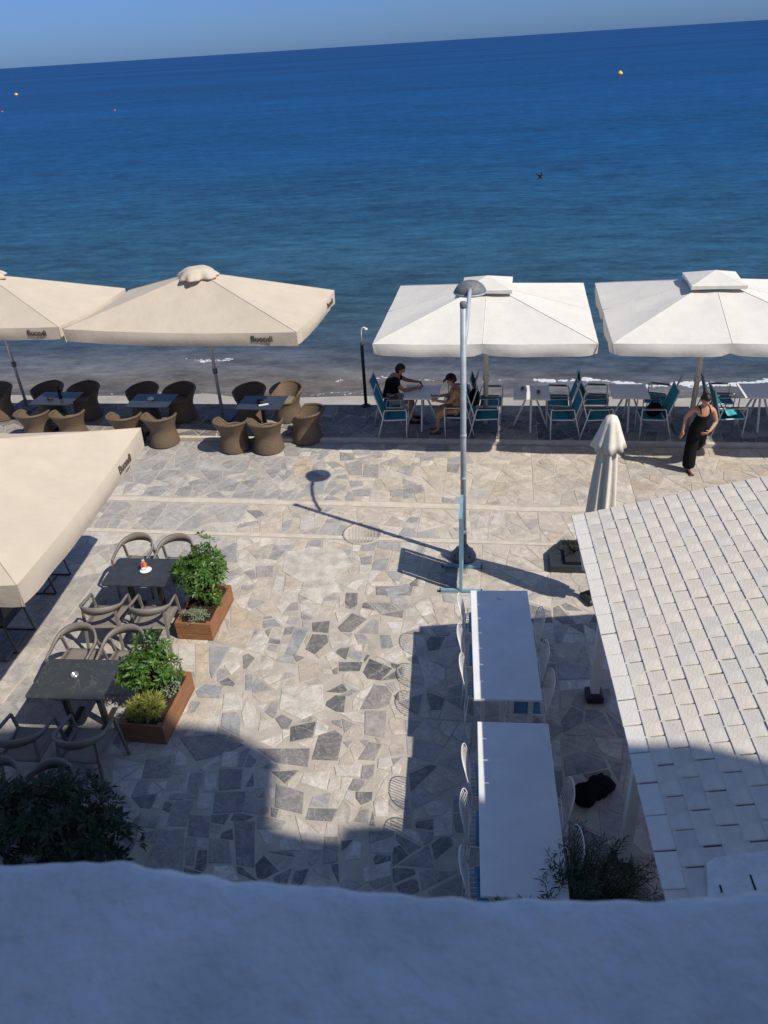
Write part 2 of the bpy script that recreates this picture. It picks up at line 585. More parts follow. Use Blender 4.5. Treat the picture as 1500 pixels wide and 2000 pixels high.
# foam where the small waves break
def foam(name, s0, s1, tfun, dens, spread, rmax):
    b = MB()
    n = int((s1 - s0) * dens)
    for _ in range(n):
        s = rnd.uniform(s0, s1)
        w = noise.noise(Vector((s * 1.3, tfun(s), 9))) + .35 + .8 * noise.noise(Vector((s * 5, 2, 4)))
        if rnd.random() > w + .25:
            continue
        t = tfun(s) + rnd.gauss(0, spread) * (.4 + abs(w))
        r = rmax * rnd.uniform(.15, 1) * min(1, .5 + abs(w))
        c = st(s, t, SEA_Z)
        k = rnd.uniform(1.2, 3.0)
        vs = [c + EV * (r * k * math.cos(a)) + NV * (r * math.sin(a)) for a in (0, 1.05, 2.1, 3.14, 4.2, 5.25)]
        vs += [c + EV * (r * k * .5 * math.cos(a)) + NV * (r * .5 * math.sin(a)) + Vector((0, 0, r * .4)) for a in (0, 2.1, 4.2)]
        b.add(vs, [(0, 1, 6), (1, 2, 7, 6), (2, 3, 7), (3, 4, 8, 7), (4, 5, 8), (5, 0, 6, 8), (6, 7, 8)], True)
    return b.build(name, M['foam'], kind='stuff')
wave = lambda s: 19.95 - .03 * (s - 3) + .16 * math.sin(s * 1.1) + .1 * math.sin(s * 2.7 + 1)
foam('breaking_wave_foam', .9, 13, wave, 330, .06, .042)
foam('breaking_wave_foam', -9.8, -8.2, lambda s: 21.75 + .1 * math.sin(s * 3), 60, .07, .04)
foam('breaking_wave_foam', -4.6, .8, lambda s: 20.1 + .2 * math.sin(s * 1.5), 14, .06, .028)
foam('shore_foam', -12, -3.0, lambda s: 19.05 + .12 * math.sin(s * 1.2) + .07 * math.sin(s * 4), 12, .04, .02)

# ground: one big sheet of mortar under the stones; the terrace is a low step with the sea wall
b = MB()
b.box(st(0, 4.0, -.6525), (90, 20.0, 1.30), R(-9.85))
promenade = b.build('promenade', M['mortar'], kind='structure')
TER = .06
b = MB()
b.box(st(0, 14.95, -.6225), (90, 1.80, 1.36), R(-9.85))
terrace = b.build('terrace_step', M['mortar'], kind='structure')
b = MB()
b.prism([tuple(st(s, t).xy) for s, t in ((-40, 14.03), (40, 14.03), (40, 14.13), (-40, 14.13))], -.2, TER + .012)
b.build('kerb', M['concrete'], terrace)
for t0, t1 in ((10.44, 10.53), (11.50, 11.66)):
    b = MB()
    xs = [-14 + .5 * i for i in range(57)]
    lo = [(s, t0 + .03 * noise.noise(Vector((s, t0, 1)))) for s in xs]
    hi = [(s, t1 + (.10 if t0 > 11 else .03) * noise.noise(Vector((s * .8, t1, 5)))) for s in xs]
    vs = [st(s, t, z) for z in (-.02, .009) for s, t in lo + hi]
    n = len(xs)
    fs = []
    for i in range(n - 1):
        fs += [(2 * n + i, 2 * n + i + 1, 3 * n + i + 1, 3 * n + i), (i, i + 1, 2 * n + i + 1, 2 * n + i), (n + i + 1, n + i, 3 * n + i, 3 * n + i + 1)]
    b.add(vs, fs)
    b.build('concrete_strip', M['concrete'], promenade)
b = MB()
cpx = [(-1.62, 10.35), (-1.2, 10.55), (-.7, 10.4), (-.55, 9.95), (-.85, 9.6), (-.8, 9.3), (-1.1, 9.05), (-1.35, 9.25), (-1.3, 9.55), (-1.65, 9.9)]
b.prism([(x + .06 * noise.noise(Vector((x, y, 0))), y) for x, y in cpx], -.02, .012)
b.build('concrete_patch', M['patch'], promenade)

TRACED=[
('W',(-1.47,6.95),(-1.17,6.75),(-0.90,6.90),(-0.93,7.34),(-1.46,7.31)),
('D',(-1.29,6.41),(-1.02,6.46),(-0.99,6.71),(-1.30,6.65)),
('D',(-1.02,6.12),(-0.71,6.08),(-0.66,6.45),(-0.75,6.55),(-0.95,6.48)),
('D',(-1.11,8.40),(-0.89,8.35),(-0.87,8.61),(-1.13,8.60)),
('D',(-1.20,8.04),(-1.06,7.92),(-0.88,8.15),(-0.90,8.31),(-1.11,8.35)),
('D',(-0.72,8.36),(-0.57,8.33),(-0.34,8.60),(-0.55,8.76),(-0.76,8.46)),
('G',(-0.19,8.26),(-0.16,8.57),(-0.27,8.60),(-0.50,8.31)),
('D',(-0.73,7.56),(-0.45,7.54),(-0.41,7.71),(-0.73,7.74)),
('D',(-0.35,7.39),(-0.18,7.34),(-0.02,7.55),(-0.32,7.77),(-0.41,7.52)),
('D',(-0.67,7.16),(-0.61,7.20),(-0.67,7.33),(-0.88,7.20)),
('D',(-0.88,6.96),(-0.75,6.85),(-0.65,6.83),(-0.63,7.10),(-0.76,7.13),(-0.87,7.03)),
('S',(-0.22,6.85),(-0.08,6.91),(-0.04,7.09),(-0.11,7.23),(-0.27,7.28),(-0.45,6.86)),
('G',(-0.40,6.45),(-0.16,6.37),(-0.12,6.81),(-0.39,6.83)),
('D',(-1.30,5.81),(-1.15,5.98),(-1.46,5.98)),
('S',(-1.39,5.50),(-1.08,5.39),(-1.08,5.67),(-1.40,5.81)),
('S',(-1.40,6.62),(-1.32,6.62),(-1.28,6.75),(-1.42,6.86),(-1.50,6.80)),
('W',(-0.55,6.67),(-0.41,6.62),(-0.40,6.76),(-0.52,6.83),(-0.70,6.81)),
('S',(-0.29,6.05),(-0.20,6.28),(-0.35,6.33),(-0.48,6.08)),
('W',(-0.73,5.87),(-0.46,5.83),(-0.45,6.01),(-0.76,6.01)),
('W',(-1.13,5.81),(-0.83,5.67),(-0.80,5.94),(-1.10,5.94)),
('D',(-0.51,5.55),(-0.45,5.46),(-0.33,5.51),(-0.32,5.62),(-0.51,5.64)),
('G',(-0.37,5.23),(-0.36,5.40),(-0.46,5.40),(-0.53,5.26)),
('W',(-0.05,7.68),(0.03,7.65),(0.12,7.73),(0.13,8.05),(-0.22,7.80)),
('S',(-1.43,6.11),(-1.05,6.02),(-1.04,6.29),(-1.68,6.34)),
('W',(-1.49,6.34),(-1.38,6.43),(-1.40,6.54),(-1.65,6.44)),
('C',(-0.98,5.98),(-0.82,5.96),(-0.80,6.06),(-0.99,6.07)),
('B',(-1.48,7.90),(-1.32,7.91),(-1.16,8.48),(-1.36,8.52)),
('W',(-0.83,8.00),(-0.47,8.07),(-0.51,8.19),(-0.87,8.13)),
('C',(-2.24,8.20),(-2.05,8.13),(-1.95,8.50),(-2.29,8.55)),
('W',(-1.80,8.00),(-1.72,8.29),(-1.83,8.54),(-2.04,8.11)),
('C',(-1.23,7.38),(-0.93,7.49),(-1.00,7.75),(-1.28,7.75)),
('D',(-0.66,9.01),(-0.58,8.85),(-0.48,8.92),(-0.47,9.23),(-0.65,9.23)),
('T',(-2.30,8.61),(-1.86,8.54),(-1.85,8.80),(-2.37,9.14)),
('C',(0.65,8.44),(0.88,8.46),(0.92,8.77),(0.62,8.74)),
('C',(-1.82,8.82),(-1.62,8.86),(-1.77,9.19),(-1.97,9.01)),
('W',(-0.26,5.94),(-0.18,5.91),(-0.09,5.98),(-0.11,6.10),(-0.25,6.07)),
('W',(-0.10,5.85),(-0.02,5.83),(0.02,5.94),(-0.02,6.01),(-0.10,5.95)),
('W',(-1.87,6.68),(-1.71,6.70),(-1.76,6.98),(-1.88,7.22),(-1.93,6.93)),
('W',(-1.04,4.95),(-0.85,4.94),(-0.85,5.08),(-1.16,5.38)),
('W',(-0.43,4.55),(-0.16,4.61),(-0.15,4.77),(-0.44,4.71)),
('W',(-0.62,4.81),(-0.46,4.81),(-0.45,5.00),(-0.52,5.03),(-0.60,4.93)),
('W',(0.30,5.02),(0.49,5.01),(0.53,5.36),(0.32,5.19)),
('W',(-1.30,4.97),(-1.06,4.95),(-1.13,5.12),(-1.30,5.09)),
('W',(-1.43,5.03),(-1.34,5.21),(-1.54,5.23)),
('S',(-0.45,5.81),(-0.36,5.79),(-0.30,5.86),(-0.29,6.00),(-0.43,5.99)),
('W',(-0.30,5.30),(-0.03,5.28),(-0.16,5.35),(-0.16,5.51),(-0.32,5.50)),
('W',(-0.83,5.66),(-0.69,5.70),(-0.68,5.85),(-0.80,5.83)),
('G',(-0.64,6.49),(-0.50,6.62),(-0.68,6.73)),
('B',(-1.93,7.32),(-1.84,7.31),(-1.87,7.61),(-1.96,7.62)),
('C',(-2.07,6.96),(-1.97,6.93),(-1.93,7.30),(-2.12,7.32)),
('S',(-1.30,7.79),(-1.19,7.87),(-1.37,7.97)),
('W',(-0.76,8.57),(-0.59,8.78),(-0.80,8.80)),
('C',(-2.47,8.30),(-2.02,8.13),(-1.95,8.50),(-2.46,8.59)),
('W',(-2.91,7.87),(-2.68,7.85),(-2.76,8.30),(-2.98,8.32)),
('T',(-2.61,7.54),(-2.44,7.52),(-2.56,8.25),(-2.74,8.30)),
('B',(-2.45,7.70),(-2.40,7.57),(-2.24,8.19),(-2.54,8.23)),
('W',(-2.16,7.62),(-2.05,7.79),(-2.12,7.95),(-2.28,7.81)),
('B',(-2.52,7.24),(-2.24,7.21),(-2.22,7.42),(-2.48,7.48),(-2.58,7.36)),
('W',(-2.18,6.98),(-1.93,6.98),(-1.96,7.30),(-2.20,7.29)),
('W',(-2.46,6.65),(-2.21,6.62),(-2.20,6.91),(-2.44,6.85)),
('B',(-2.16,6.72),(-1.90,6.54),(-1.92,6.81),(-2.00,6.95),(-2.17,6.95)),
('S',(-2.37,6.21),(-2.10,6.27),(-1.83,6.41),(-2.24,6.61),(-2.64,6.59)),
('W',(-2.07,6.10),(-1.88,6.08),(-1.88,6.32),(-2.08,6.32)),
('W',(-2.26,6.04),(-2.08,6.19),(-2.11,6.27),(-2.31,6.09)),
('W',(-2.46,6.15),(-2.48,6.26),(-2.62,6.40),(-2.63,6.16)),
('S',(-2.04,5.77),(-1.79,5.78),(-1.81,6.05),(-2.07,6.07)),
('G',(-2.39,5.69),(-2.27,5.68),(-2.25,6.03),(-2.40,6.04)),
('W',(-2.22,5.78),(-2.07,5.77),(-2.09,6.01),(-2.23,6.02)),
('G',(-2.54,5.35),(-2.32,5.33),(-2.29,5.66),(-2.51,5.67)),
('W',(-2.25,5.54),(-2.09,5.53),(-2.09,5.74),(-2.25,5.75)),
('S',(-2.06,5.47),(-1.74,5.47),(-1.73,5.74),(-2.07,5.75)),
('W',(-2.65,5.82),(-2.65,5.95),(-2.78,5.93)),
('G',(-2.61,5.99),(-2.68,6.30),(-2.97,6.28),(-2.95,6.01)),
('W',(-3.27,6.36),(-3.28,6.43),(-3.46,6.56),(-3.57,6.43)),
('G',(-2.38,4.82),(-2.25,4.78),(-2.33,5.30),(-2.48,5.31)),
('G',(-2.68,4.84),(-2.39,4.81),(-2.48,5.29),(-2.57,5.32)),
('S',(-2.28,5.21),(-2.05,5.17),(-2.08,5.44),(-2.31,5.48)),
('G',(-2.24,4.87),(-2.15,4.86),(-2.18,5.18),(-2.30,5.20)),
('G',(-2.01,4.88),(-1.77,4.86),(-1.84,5.13),(-2.04,5.17)),
('W',(-1.94,4.68),(-1.67,4.66),(-1.75,4.83),(-1.95,4.84)),
('S',(-1.72,4.84),(-1.53,4.79),(-1.59,5.34),(-1.81,5.36)),
('G',(-2.82,5.35),(-2.64,5.33),(-2.64,5.48),(-2.83,5.50)),
('S',(-0.20,9.15),(0.33,9.08),(0.37,9.30),(-0.20,9.36)),
('B',(-0.65,8.88),(-0.50,8.83),(-0.47,9.23),(-0.65,9.25)),
('C',(0.67,8.35),(0.90,8.47),(0.89,8.78),(0.58,8.63)),
('W',(1.75,10.88),(1.93,10.84),(2.12,11.40),(1.95,11.42),(1.85,11.09)),
('W',(1.69,10.83),(1.78,11.15),(1.62,11.16),(1.52,10.84)),
('G',(-2.06,9.79),(-1.80,9.79),(-1.81,10.09),(-2.10,10.10)),
('B',(-1.32,12.26),(-1.09,12.27),(-1.08,12.81),(-1.25,12.84)),
('G',(-0.62,12.96),(-0.37,12.92),(-0.37,13.55),(-0.71,13.45)),
('G',(-0.36,12.85),(-0.07,12.77),(-0.04,13.31),(-0.33,13.35)),
('T',(-1.68,12.94),(-1.39,13.08),(-1.34,13.67),(-1.65,13.81),(-1.74,13.41)),
('C',(-2.15,11.11),(-1.77,11.06),(-1.81,11.66),(-2.17,11.52)),
('W',(-1.46,11.10),(-1.23,11.14),(-1.23,11.55),(-1.47,11.58)),
('G',(-0.41,9.96),(-0.25,9.95),(-0.23,10.20),(-0.43,10.16)),
('W',(-1.64,9.29),(-1.62,9.77),(-1.75,9.81),(-1.79,9.32)),
('C',(-1.60,9.37),(-1.35,9.45),(-1.26,9.76),(-1.59,9.79)),
('B',(-0.04,9.08),(0.30,9.16),(0.31,9.38),(-0.06,9.30))]

TONE = {'W': (.585, .55, .495), 'C': (.50, .435, .355), 'D': (.105, .108, .115), 'S': (.21, .20, .205), 'G': (.30, .285, .275), 'B': (.30, .315, .335), 'T': (.51, .425, .315)}
bands = [(2.2, 10.42), (10.56, 11.47), (11.70, 14.0), (14.16, 15.83)]

def clip(poly, px, py, nx, ny):
    """keep the side where (p-P).n <= 0"""
    out = []
    n = len(poly)
    for i in range(n):
        a, c = poly[i], poly[(i + 1) % n]
        da = (a[0] - px) * nx + (a[1] - py) * ny
        dc = (c[0] - px) * nx + (c[1] - py) * ny
        if da <= 0:
            out.append(a)
        if (da < 0 < dc) or (dc < 0 < da):
            k = da / (da - dc)
            out.append((a[0] + (c[0] - a[0]) * k, a[1] + (c[1] - a[1]) * k))
    return out

def palette(s, t, x, y):
    r = rnd.random
    def pick(L):
        k = rnd.uniform(.86, 1.12)
        c = rnd.choice(L)
        g = .30 * c[0] + .45 * c[1] + .25 * c[2]
        return tuple(min(.8, (v * .78 + g * .22) * k * 1.03) for v in c)
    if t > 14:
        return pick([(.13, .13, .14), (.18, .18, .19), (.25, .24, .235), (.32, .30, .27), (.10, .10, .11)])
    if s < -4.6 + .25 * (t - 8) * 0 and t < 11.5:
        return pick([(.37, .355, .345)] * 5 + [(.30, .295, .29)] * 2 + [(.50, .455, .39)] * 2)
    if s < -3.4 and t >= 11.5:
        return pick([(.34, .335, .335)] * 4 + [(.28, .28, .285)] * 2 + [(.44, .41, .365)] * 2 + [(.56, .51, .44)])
    if s > -.6 and t > 9.2:
        if s > 2.2:
            return pick([(.51, .43, .34)] * 4 + [(.50, .41, .31)] * 2 + [(.47, .36, .26)] + [(.40, .375, .345)] * 2 + [(.53, .47, .39)] * 3)
        return pick([(.53, .455, .365)] * 6 + [(.50, .43, .34)] * 5 + [(.43, .385, .33)] * 2 + [(.56, .50, .42)] * 3 + [(.48, .38, .28)])
    if t > 9.4:
        return pick([(.55, .475, .375)] * 4 + [(.51, .43, .32)] * 2 + [(.33, .325, .325)] * 3 + [(.57, .525, .45)] * 3 + [(.25, .25, .26)])
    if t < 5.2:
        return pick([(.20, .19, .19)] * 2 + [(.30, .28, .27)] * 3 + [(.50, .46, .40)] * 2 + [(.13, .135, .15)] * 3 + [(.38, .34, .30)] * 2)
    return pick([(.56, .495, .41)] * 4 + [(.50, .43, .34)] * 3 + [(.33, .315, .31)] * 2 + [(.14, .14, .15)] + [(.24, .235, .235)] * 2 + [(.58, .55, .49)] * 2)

def pt_in(poly, x, y, grow=0.0):
    for i in range(len(poly)):
        a, c = poly[i], poly[(i + 1) % len(poly)]
        ex, ey = c[0] - a[0], c[1] - a[1]
        ln = math.hypot(ex, ey) or 1
        if ((x - a[0]) * ey - (y - a[1]) * ex) / ln > grow:
            return False
    return True

stones = []            # (poly, tone)
traced = []
for key, *poly in TRACED:
    cx = sum(p[0] for p in poly) / len(poly)
    cy = sum(p[1] for p in poly) / len(poly)
    traced.append((poly, cx, cy, max(math.hypot(p[0] - cx, p[1] - cy) for p in poly)))
    k = rnd.uniform(.93, 1.07)
    stones.append(([(cx + (x - cx) * .985, cy + (y - cy) * .985) for x, y in poly], tuple(v * k for v in TONE[key]), True))

ex, ey, nx_, ny_ = EV.x, EV.y, NV.x, NV.y

def poly_area(p):
    return abs(sum(p[k - 1][0] * p[k][1] - p[k][0] * p[k - 1][1] for k in range(len(p)))) / 2

def split(poly, ang_var, long_bias):
    """cut a slab in two along a rough line across its longer side"""
    cx = sum(p[0] for p in poly) / len(poly)
    cy = sum(p[1] for p in poly) / len(poly)
    sxx = sum((p[0] - cx) ** 2 for p in poly)
    syy = sum((p[1] - cy) ** 2 for p in poly)
    sxy = sum((p[0] - cx) * (p[1] - cy) for p in poly)
    a = .5 * math.atan2(2 * sxy, sxx - syy) + rnd.gauss(0, ang_var)      # main axis
    dx, dy = math.cos(a), math.sin(a)
    ext = max(abs((p[0] - cx) * dx + (p[1] - cy) * dy) for p in poly)
    k = rnd.uniform(-.38, .38) * ext
    px, py = cx + dx * k, cy + dy * k
    return clip(poly, px, py, dx, dy), clip(poly, px, py, -dx, -dy)

def target(s, t):
    """(largest stone, angle spread) at a place"""
    if t > 14:
        return .16, .30
    if s < -4.4 and t < 11:
        return .22, .38
    if s < -3.2 and t > 11:
        return .15, .42
    if s > -.4 and t > 9.2:
        return .15, .46
    if t > 9.4:
        return .13, .16
    if t < 5.6 or s < -3.0:
        return .15, .20
    return .125, .42

cells = []
for bi, (t0, t1) in enumerate(bands):
    s = -11.5
    stack = []
    while s < 11:
        w = rnd.uniform(1.0, 1.8)
        t = t0
        while t < t1 - .01:
            h = rnd.uniform(1.0, 1.7)
            if t + h > t1 - .5:
                h = t1 - t
            stack.append([tuple(st(a, c).xy) for a, c in ((s, t), (s + w, t), (s + w, t + h), (s, t + h))])
            t += h
        s += w
    while stack:
        p = stack.pop()
        if len(p) < 3:
            continue
        A = poly_area(p)
        cx = sum(q[0] for q in p) / len(p)
        cy = sum(q[1] for q in p) / len(p)
        if abs(cx) > 3.0 + .62 * cy:
            continue
        lim, av = target(cx * ex + cy * ey, cx * nx_ + cy * ny_)
        lim *= rnd.choice((.35, .6, .8, 1, 1, 1.3, 1.7))
        rad = max(math.hypot(q[0] - cx, q[1] - cy) for q in p)
        if any(math.hypot(cx - q[1], cy - q[2]) < q[3] + rad * .8 for q in traced):
            lim = min(lim, .06)
        if A > lim:
            stack += list(split(p, av, 0))
        elif A > .004:
            cells.append((p, cx, cy, bi))

def inset(poly, g):
    cx = sum(q[0] for q in poly) / len(poly)
    cy = sum(q[1] for q in poly) / len(poly)
    out = poly
    for k in range(len(poly)):
        a, c = poly[k], poly[(k + 1) % len(poly)]
        vx, vy = c[0] - a[0], c[1] - a[1]
        ln = math.hypot(vx, vy)
        if ln < 1e-5:
            continue
        ox, oy = vy / ln, -vx / ln
        if (cx - a[0]) * ox + (cy - a[1]) * oy > 0:
            ox, oy = -ox, -oy
        gg = g * rnd.uniform(.6, 1.5)
        out = clip(out, a[0] - ox * gg, a[1] - oy * gg, ox, oy)
        if len(out) < 3:
            return out
    return out

for (poly, x, y, bi) in cells:
    s, t = x * ex + y * ey, x * nx_ + y * ny_
    loose = t < 9.4 and s > -3.6 and bi == 0
    gap = rnd.uniform(.004, .009) if not loose else rnd.choice((rnd.uniform(.005, .011), rnd.uniform(.005, .011), rnd.uniform(.010, .026)))
    poly = inset(poly, gap)
    if len(poly) < 3:
        continue
    # knock a corner off now and then
    if rnd.random() < .45 and len(poly) <= 4:
        k = rnd.randrange(len(poly))
        a, b0, c = poly[k - 1], poly[k], poly[(k + 1) % len(poly)]
        f, g = rnd.uniform(.15, .42), rnd.uniform(.15, .42)
        poly = poly[:k] + [(b0[0] + (a[0] - b0[0]) * f, b0[1] + (a[1] - b0[1]) * f), (b0[0] + (c[0] - b0[0]) * g, b0[1] + (c[1] - b0[1]) * g)] + poly[k + 1:]
    if any(math.hypot(x - q[1], y - q[2]) < q[3] and pt_in(q[0], x, y, .0) for q in traced):
        continue
    for (tp, cx, cy, rr) in traced:
        if math.hypot(cx - x, cy - y) > rr + .7:
            continue
        best = None
        for k in range(len(tp)):
            a, c = tp[k], tp[(k + 1) % len(tp)]
            vx, vy = c[0] - a[0], c[1] - a[1]
            ln = math.hypot(vx, vy) or 1
            ox, oy = vy / ln, -vx / ln                    # outward of a ccw polygon
            dd = (x - a[0]) * ox + (y - a[1]) * oy
            if best is None or dd > best[0]:
                best = (dd, a[0] + ox * .012, a[1] + oy * .012, -ox, -oy)
        poly = clip(poly, *best[1:])
        if len(poly) < 3:
            break
    if len(poly) < 3:
        continue
    # drop very short edges, so the outline is cut rather than rounded
    pp = [p for k, p in enumerate(poly) if math.hypot(p[0] - poly[k - 1][0], p[1] - poly[k - 1][1]) > .035]
    if len(pp) < 3:
        continue
    area = abs(sum(pp[k - 1][0] * pp[k][1] - pp[k][0] * pp[k - 1][1] for k in range(len(pp)))) / 2
    if area < .0035:
        continue
    if loose and rnd.random() < .07:
        continue                                          # bare mortar
    cx = sum(p[0] for p in pp) / len(pp)
    cy = sum(p[1] for p in pp) / len(pp)
    pp = [(px + .014 * noise.noise(Vector((px * 9, py * 9, 1))), py + .014 * noise.noise(Vector((px * 9, py * 9, 7)))) for px, py in pp]
    stones.append((pp, palette(s, t, cx, cy), False))

CP, SP, CR_, SR_ = math.cos(PITCH), math.sin(PITCH), math.cos(ROLL), math.sin(ROLL)
def project(x, y, z):
    zz = z - CAM_H
    fw = y * CP - zz * SP
    up = y * SP + zz * CP
    xr, yr = x * FPX / fw, -up * FPX / fw
    return 750 + xr * CR_ + yr * SR_, 1000 - xr * SR_ + yr * CR_, fw

ranked = []
for k, (pp, tone, tr) in enumerate(stones):
    cx = sum(p[0] for p in pp) / len(pp)
    cy = sum(p[1] for p in pp) / len(pp)
    u, v, fw = project(cx, cy, 0)
    area = abs(sum(pp[i - 1][0] * pp[i][1] - pp[i][0] * pp[i - 1][1] for i in range(len(pp)))) / 2
    seen = 0 < u < 1500 and 780 < v < 1740
    ranked.append((-(area / fw ** 3 * (1.4 if tr else 1)) if seen else 0, k))
ranked.sort()
single = {k for sc_, k in ranked[:298] if sc_ < 0}

def add_stone(b, pp, z, h):
    n0 = len(b.f)
    c = sum(p[0] for p in pp) / len(pp), sum(p[1] for p in pp) / len(pp)
    a, e_ = rnd.uniform(-.006, .006), rnd.uniform(-.006, .006)
    n = len(pp)
    ins = []
    for x, y in pp:
        d = math.hypot(x - c[0], y - c[1]) or 1
        q = max(0, 1 - .008 / d)
        ins.append((c[0] + (x - c[0]) * q, c[1] + (y - c[1]) * q))
    vs = [(x, y, z - .03) for x, y in pp] + [(x, y, z + h - .005 + a * (x - c[0]) + e_ * (y - c[1])) for x, y in pp] + [(x, y, z + h + a * (x - c[0]) + e_ * (y - c[1])) for x, y in ins]
    fs = [tuple(range(2 * n, 3 * n))]
    for q in (0, n):
        fs += [(q + i, q + (i + 1) % n, q + n + (i + 1) % n, q + n + i) for i in range(n)]
    b.add(vs, fs)
    return len(b.f) - n0

def tone_attr(me, tones):
    at = me.attributes.new('tone', 'FLOAT_COLOR', 'FACE')
    flat = []
    for c in tones:
        flat += [c[0], c[1], c[2], 1.0]
    at.data.foreach_set('color', flat)

rest = {0: (MB(), []), 1: (MB(), [])}
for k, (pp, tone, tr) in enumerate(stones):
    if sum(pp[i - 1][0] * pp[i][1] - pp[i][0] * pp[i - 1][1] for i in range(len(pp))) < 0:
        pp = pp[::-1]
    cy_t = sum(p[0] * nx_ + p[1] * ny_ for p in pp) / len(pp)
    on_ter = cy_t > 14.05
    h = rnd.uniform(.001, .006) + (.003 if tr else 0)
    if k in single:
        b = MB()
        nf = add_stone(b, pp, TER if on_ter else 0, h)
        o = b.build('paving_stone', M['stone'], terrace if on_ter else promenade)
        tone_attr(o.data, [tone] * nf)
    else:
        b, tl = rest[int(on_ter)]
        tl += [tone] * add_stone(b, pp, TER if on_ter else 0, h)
for q, par in ((0, promenade), (1, terrace)):
    b, tl = rest[q]
    o = b.build('paving_stone_field', M['stone'], par, kind='stuff')
    tone_attr(o.data, tl)
print('stones', len(stones), 'single', len(single))

# ---------------------------------------------------------------- the house we look out of
house = thing('seafront_house', 'whitewashed house with a rough plastered parapet running along the bottom of the view', 'house', (0, 0, 0))
b = MB()
b.box((-1, -4.0, 3.2), (26, 8.5, 6.39))
b.build('lower_storey', M['facade'], house)
prof = [(-13.5, 6.4), (9.0, 6.4), (9.0, 12.45), (8.75, 12.59), (8.58, 12.70), (8.37, 12.76), (8.09, 12.70), (7.98, 12.42), (7.84, 12.42), (7.62, 12.57), (7.46, 12.83), (7.44, 13.05), (7.56, 13.32), (7.86, 13.72), (8.48, 14.40), (8.72, 14.66), (8.80, 14.95), (8.80, 15.72), (8.48, 16.0), (7.24, 16.28), (6.3, 16.25), (-13.5, 16.6)]
b = MB()
n = len(prof)
b.add([(x, y, z) for y in (-1.0, -8.2) for x, z in prof], [tuple(range(n)), tuple(range(2 * n - 1, n - 1, -1))] + [(i, n + i, n + (i + 1) % n, (i + 1) % n) for i in range(n)])
b.build('upper_storey', M['facade'], house)
# parapet: a thick hand-plastered ledge
edge = [(-.55, .365), (-.30, .36), (-.24, .357), (-.20, .352), (-.11, .332), (-.03, .318), (.04, .308), (.07, .306), (.10, .303), (.14, .299), (.19, .2985), (.24, .294), (.5, .285)]
def edge_y(x):
    if x <= edge[0][0]:
        return edge[0][1]
    for (x0, y0), (x1, y1) in zip(edge, edge[1:]):
        if x <= x1:
            return y0 + (y1 - y0) * (x - x0) / (x1 - x0)
    return edge[-1][1]
xs = [-11 + 1.0 * i for i in range(11)] + [-.6 + .006 * i for i in range(201)] + [1.0 * i for i in range(1, 12)]
secs = []
for x in xs:
    ye = edge_y(x) + .009 + .003 * max(0, min(1, (x + .1) / .3)) + .0055 * noise.noise(Vector((x * 14, 1, 1))) + .003 * noise.noise(Vector((x * 45, 4, 1)))
    pts = [(ye - .012, 6.30), (ye - .004, 6.42), (ye, 6.478)]
    for k in range(5):
        a = PI / 2 * (k + 1) / 5
        pts.append((ye - .022 * (1 - math.cos(a)), 6.478 + .022 * math.sin(a)))
    y = ye - .022
    while y > -.06:
        y -= .009
        pts.append((y, 6.5))
    pts = pts[:48]
    secs.append([Vector((x, py, pz + (.0035 * noise.noise(Vector((x * 16, py * 16, 0))) + .0018 * noise.noise(Vector((x * 50, py * 50, 3)))) + (.004 * noise.noise(Vector((x * 5, py * 5, 8)))))) for py, pz in pts])
m_ = min(len(s) for s in secs)
b = MB()
for s in secs:
    b.v += [tuple(p) for p in s[:m_]]
for i in range(len(secs) - 1):
    for k in range(m_ - 1):
        b.f.append((i * m_ + k, i * m_ + k + 1, (i + 1) * m_ + k + 1, (i + 1) * m_ + k))
        b.sm.append(True)
parapet = b.build('parapet', M['plaster'], house)

# ---------------------------------------------------------------- tiled canopy beside the long tables
canopy = thing('tiled_canopy', 'open pavilion with a sloping roof of pale square tiles on white posts', 'pavilion', (2.07, 7.19, 0))
VV = Vector((.1114, .9938, 0)).normalized()
SLOPE = math.atan(.2437)
WW = Vector((VV.y * math.cos(SLOPE), -VV.x * math.cos(SLOPE), math.sin(SLOPE)))
UPV = WW.cross(VV)
RM = Matrix((WW, VV, UPV)).transposed()
O0 = Vector((0, 0, 2.405))
TL, EXPO = .268, .1405
def tile_mesh(w, l, h=.019):
    b = MB()
    b.box((0, 0, 0), (w, l - .010, h), bev=.005)
    return b
tmesh = [tile_mesh(EXPO + .03, TL).mesh('roof_tile', M[k]) for k in ('tile', 'tile_pink', 'tile', 'tile_grey')]
tfirst = tile_mesh(EXPO + .035, TL).mesh('roof_tile', M['tile_white'])
spare = MB()
n_tiles = 0
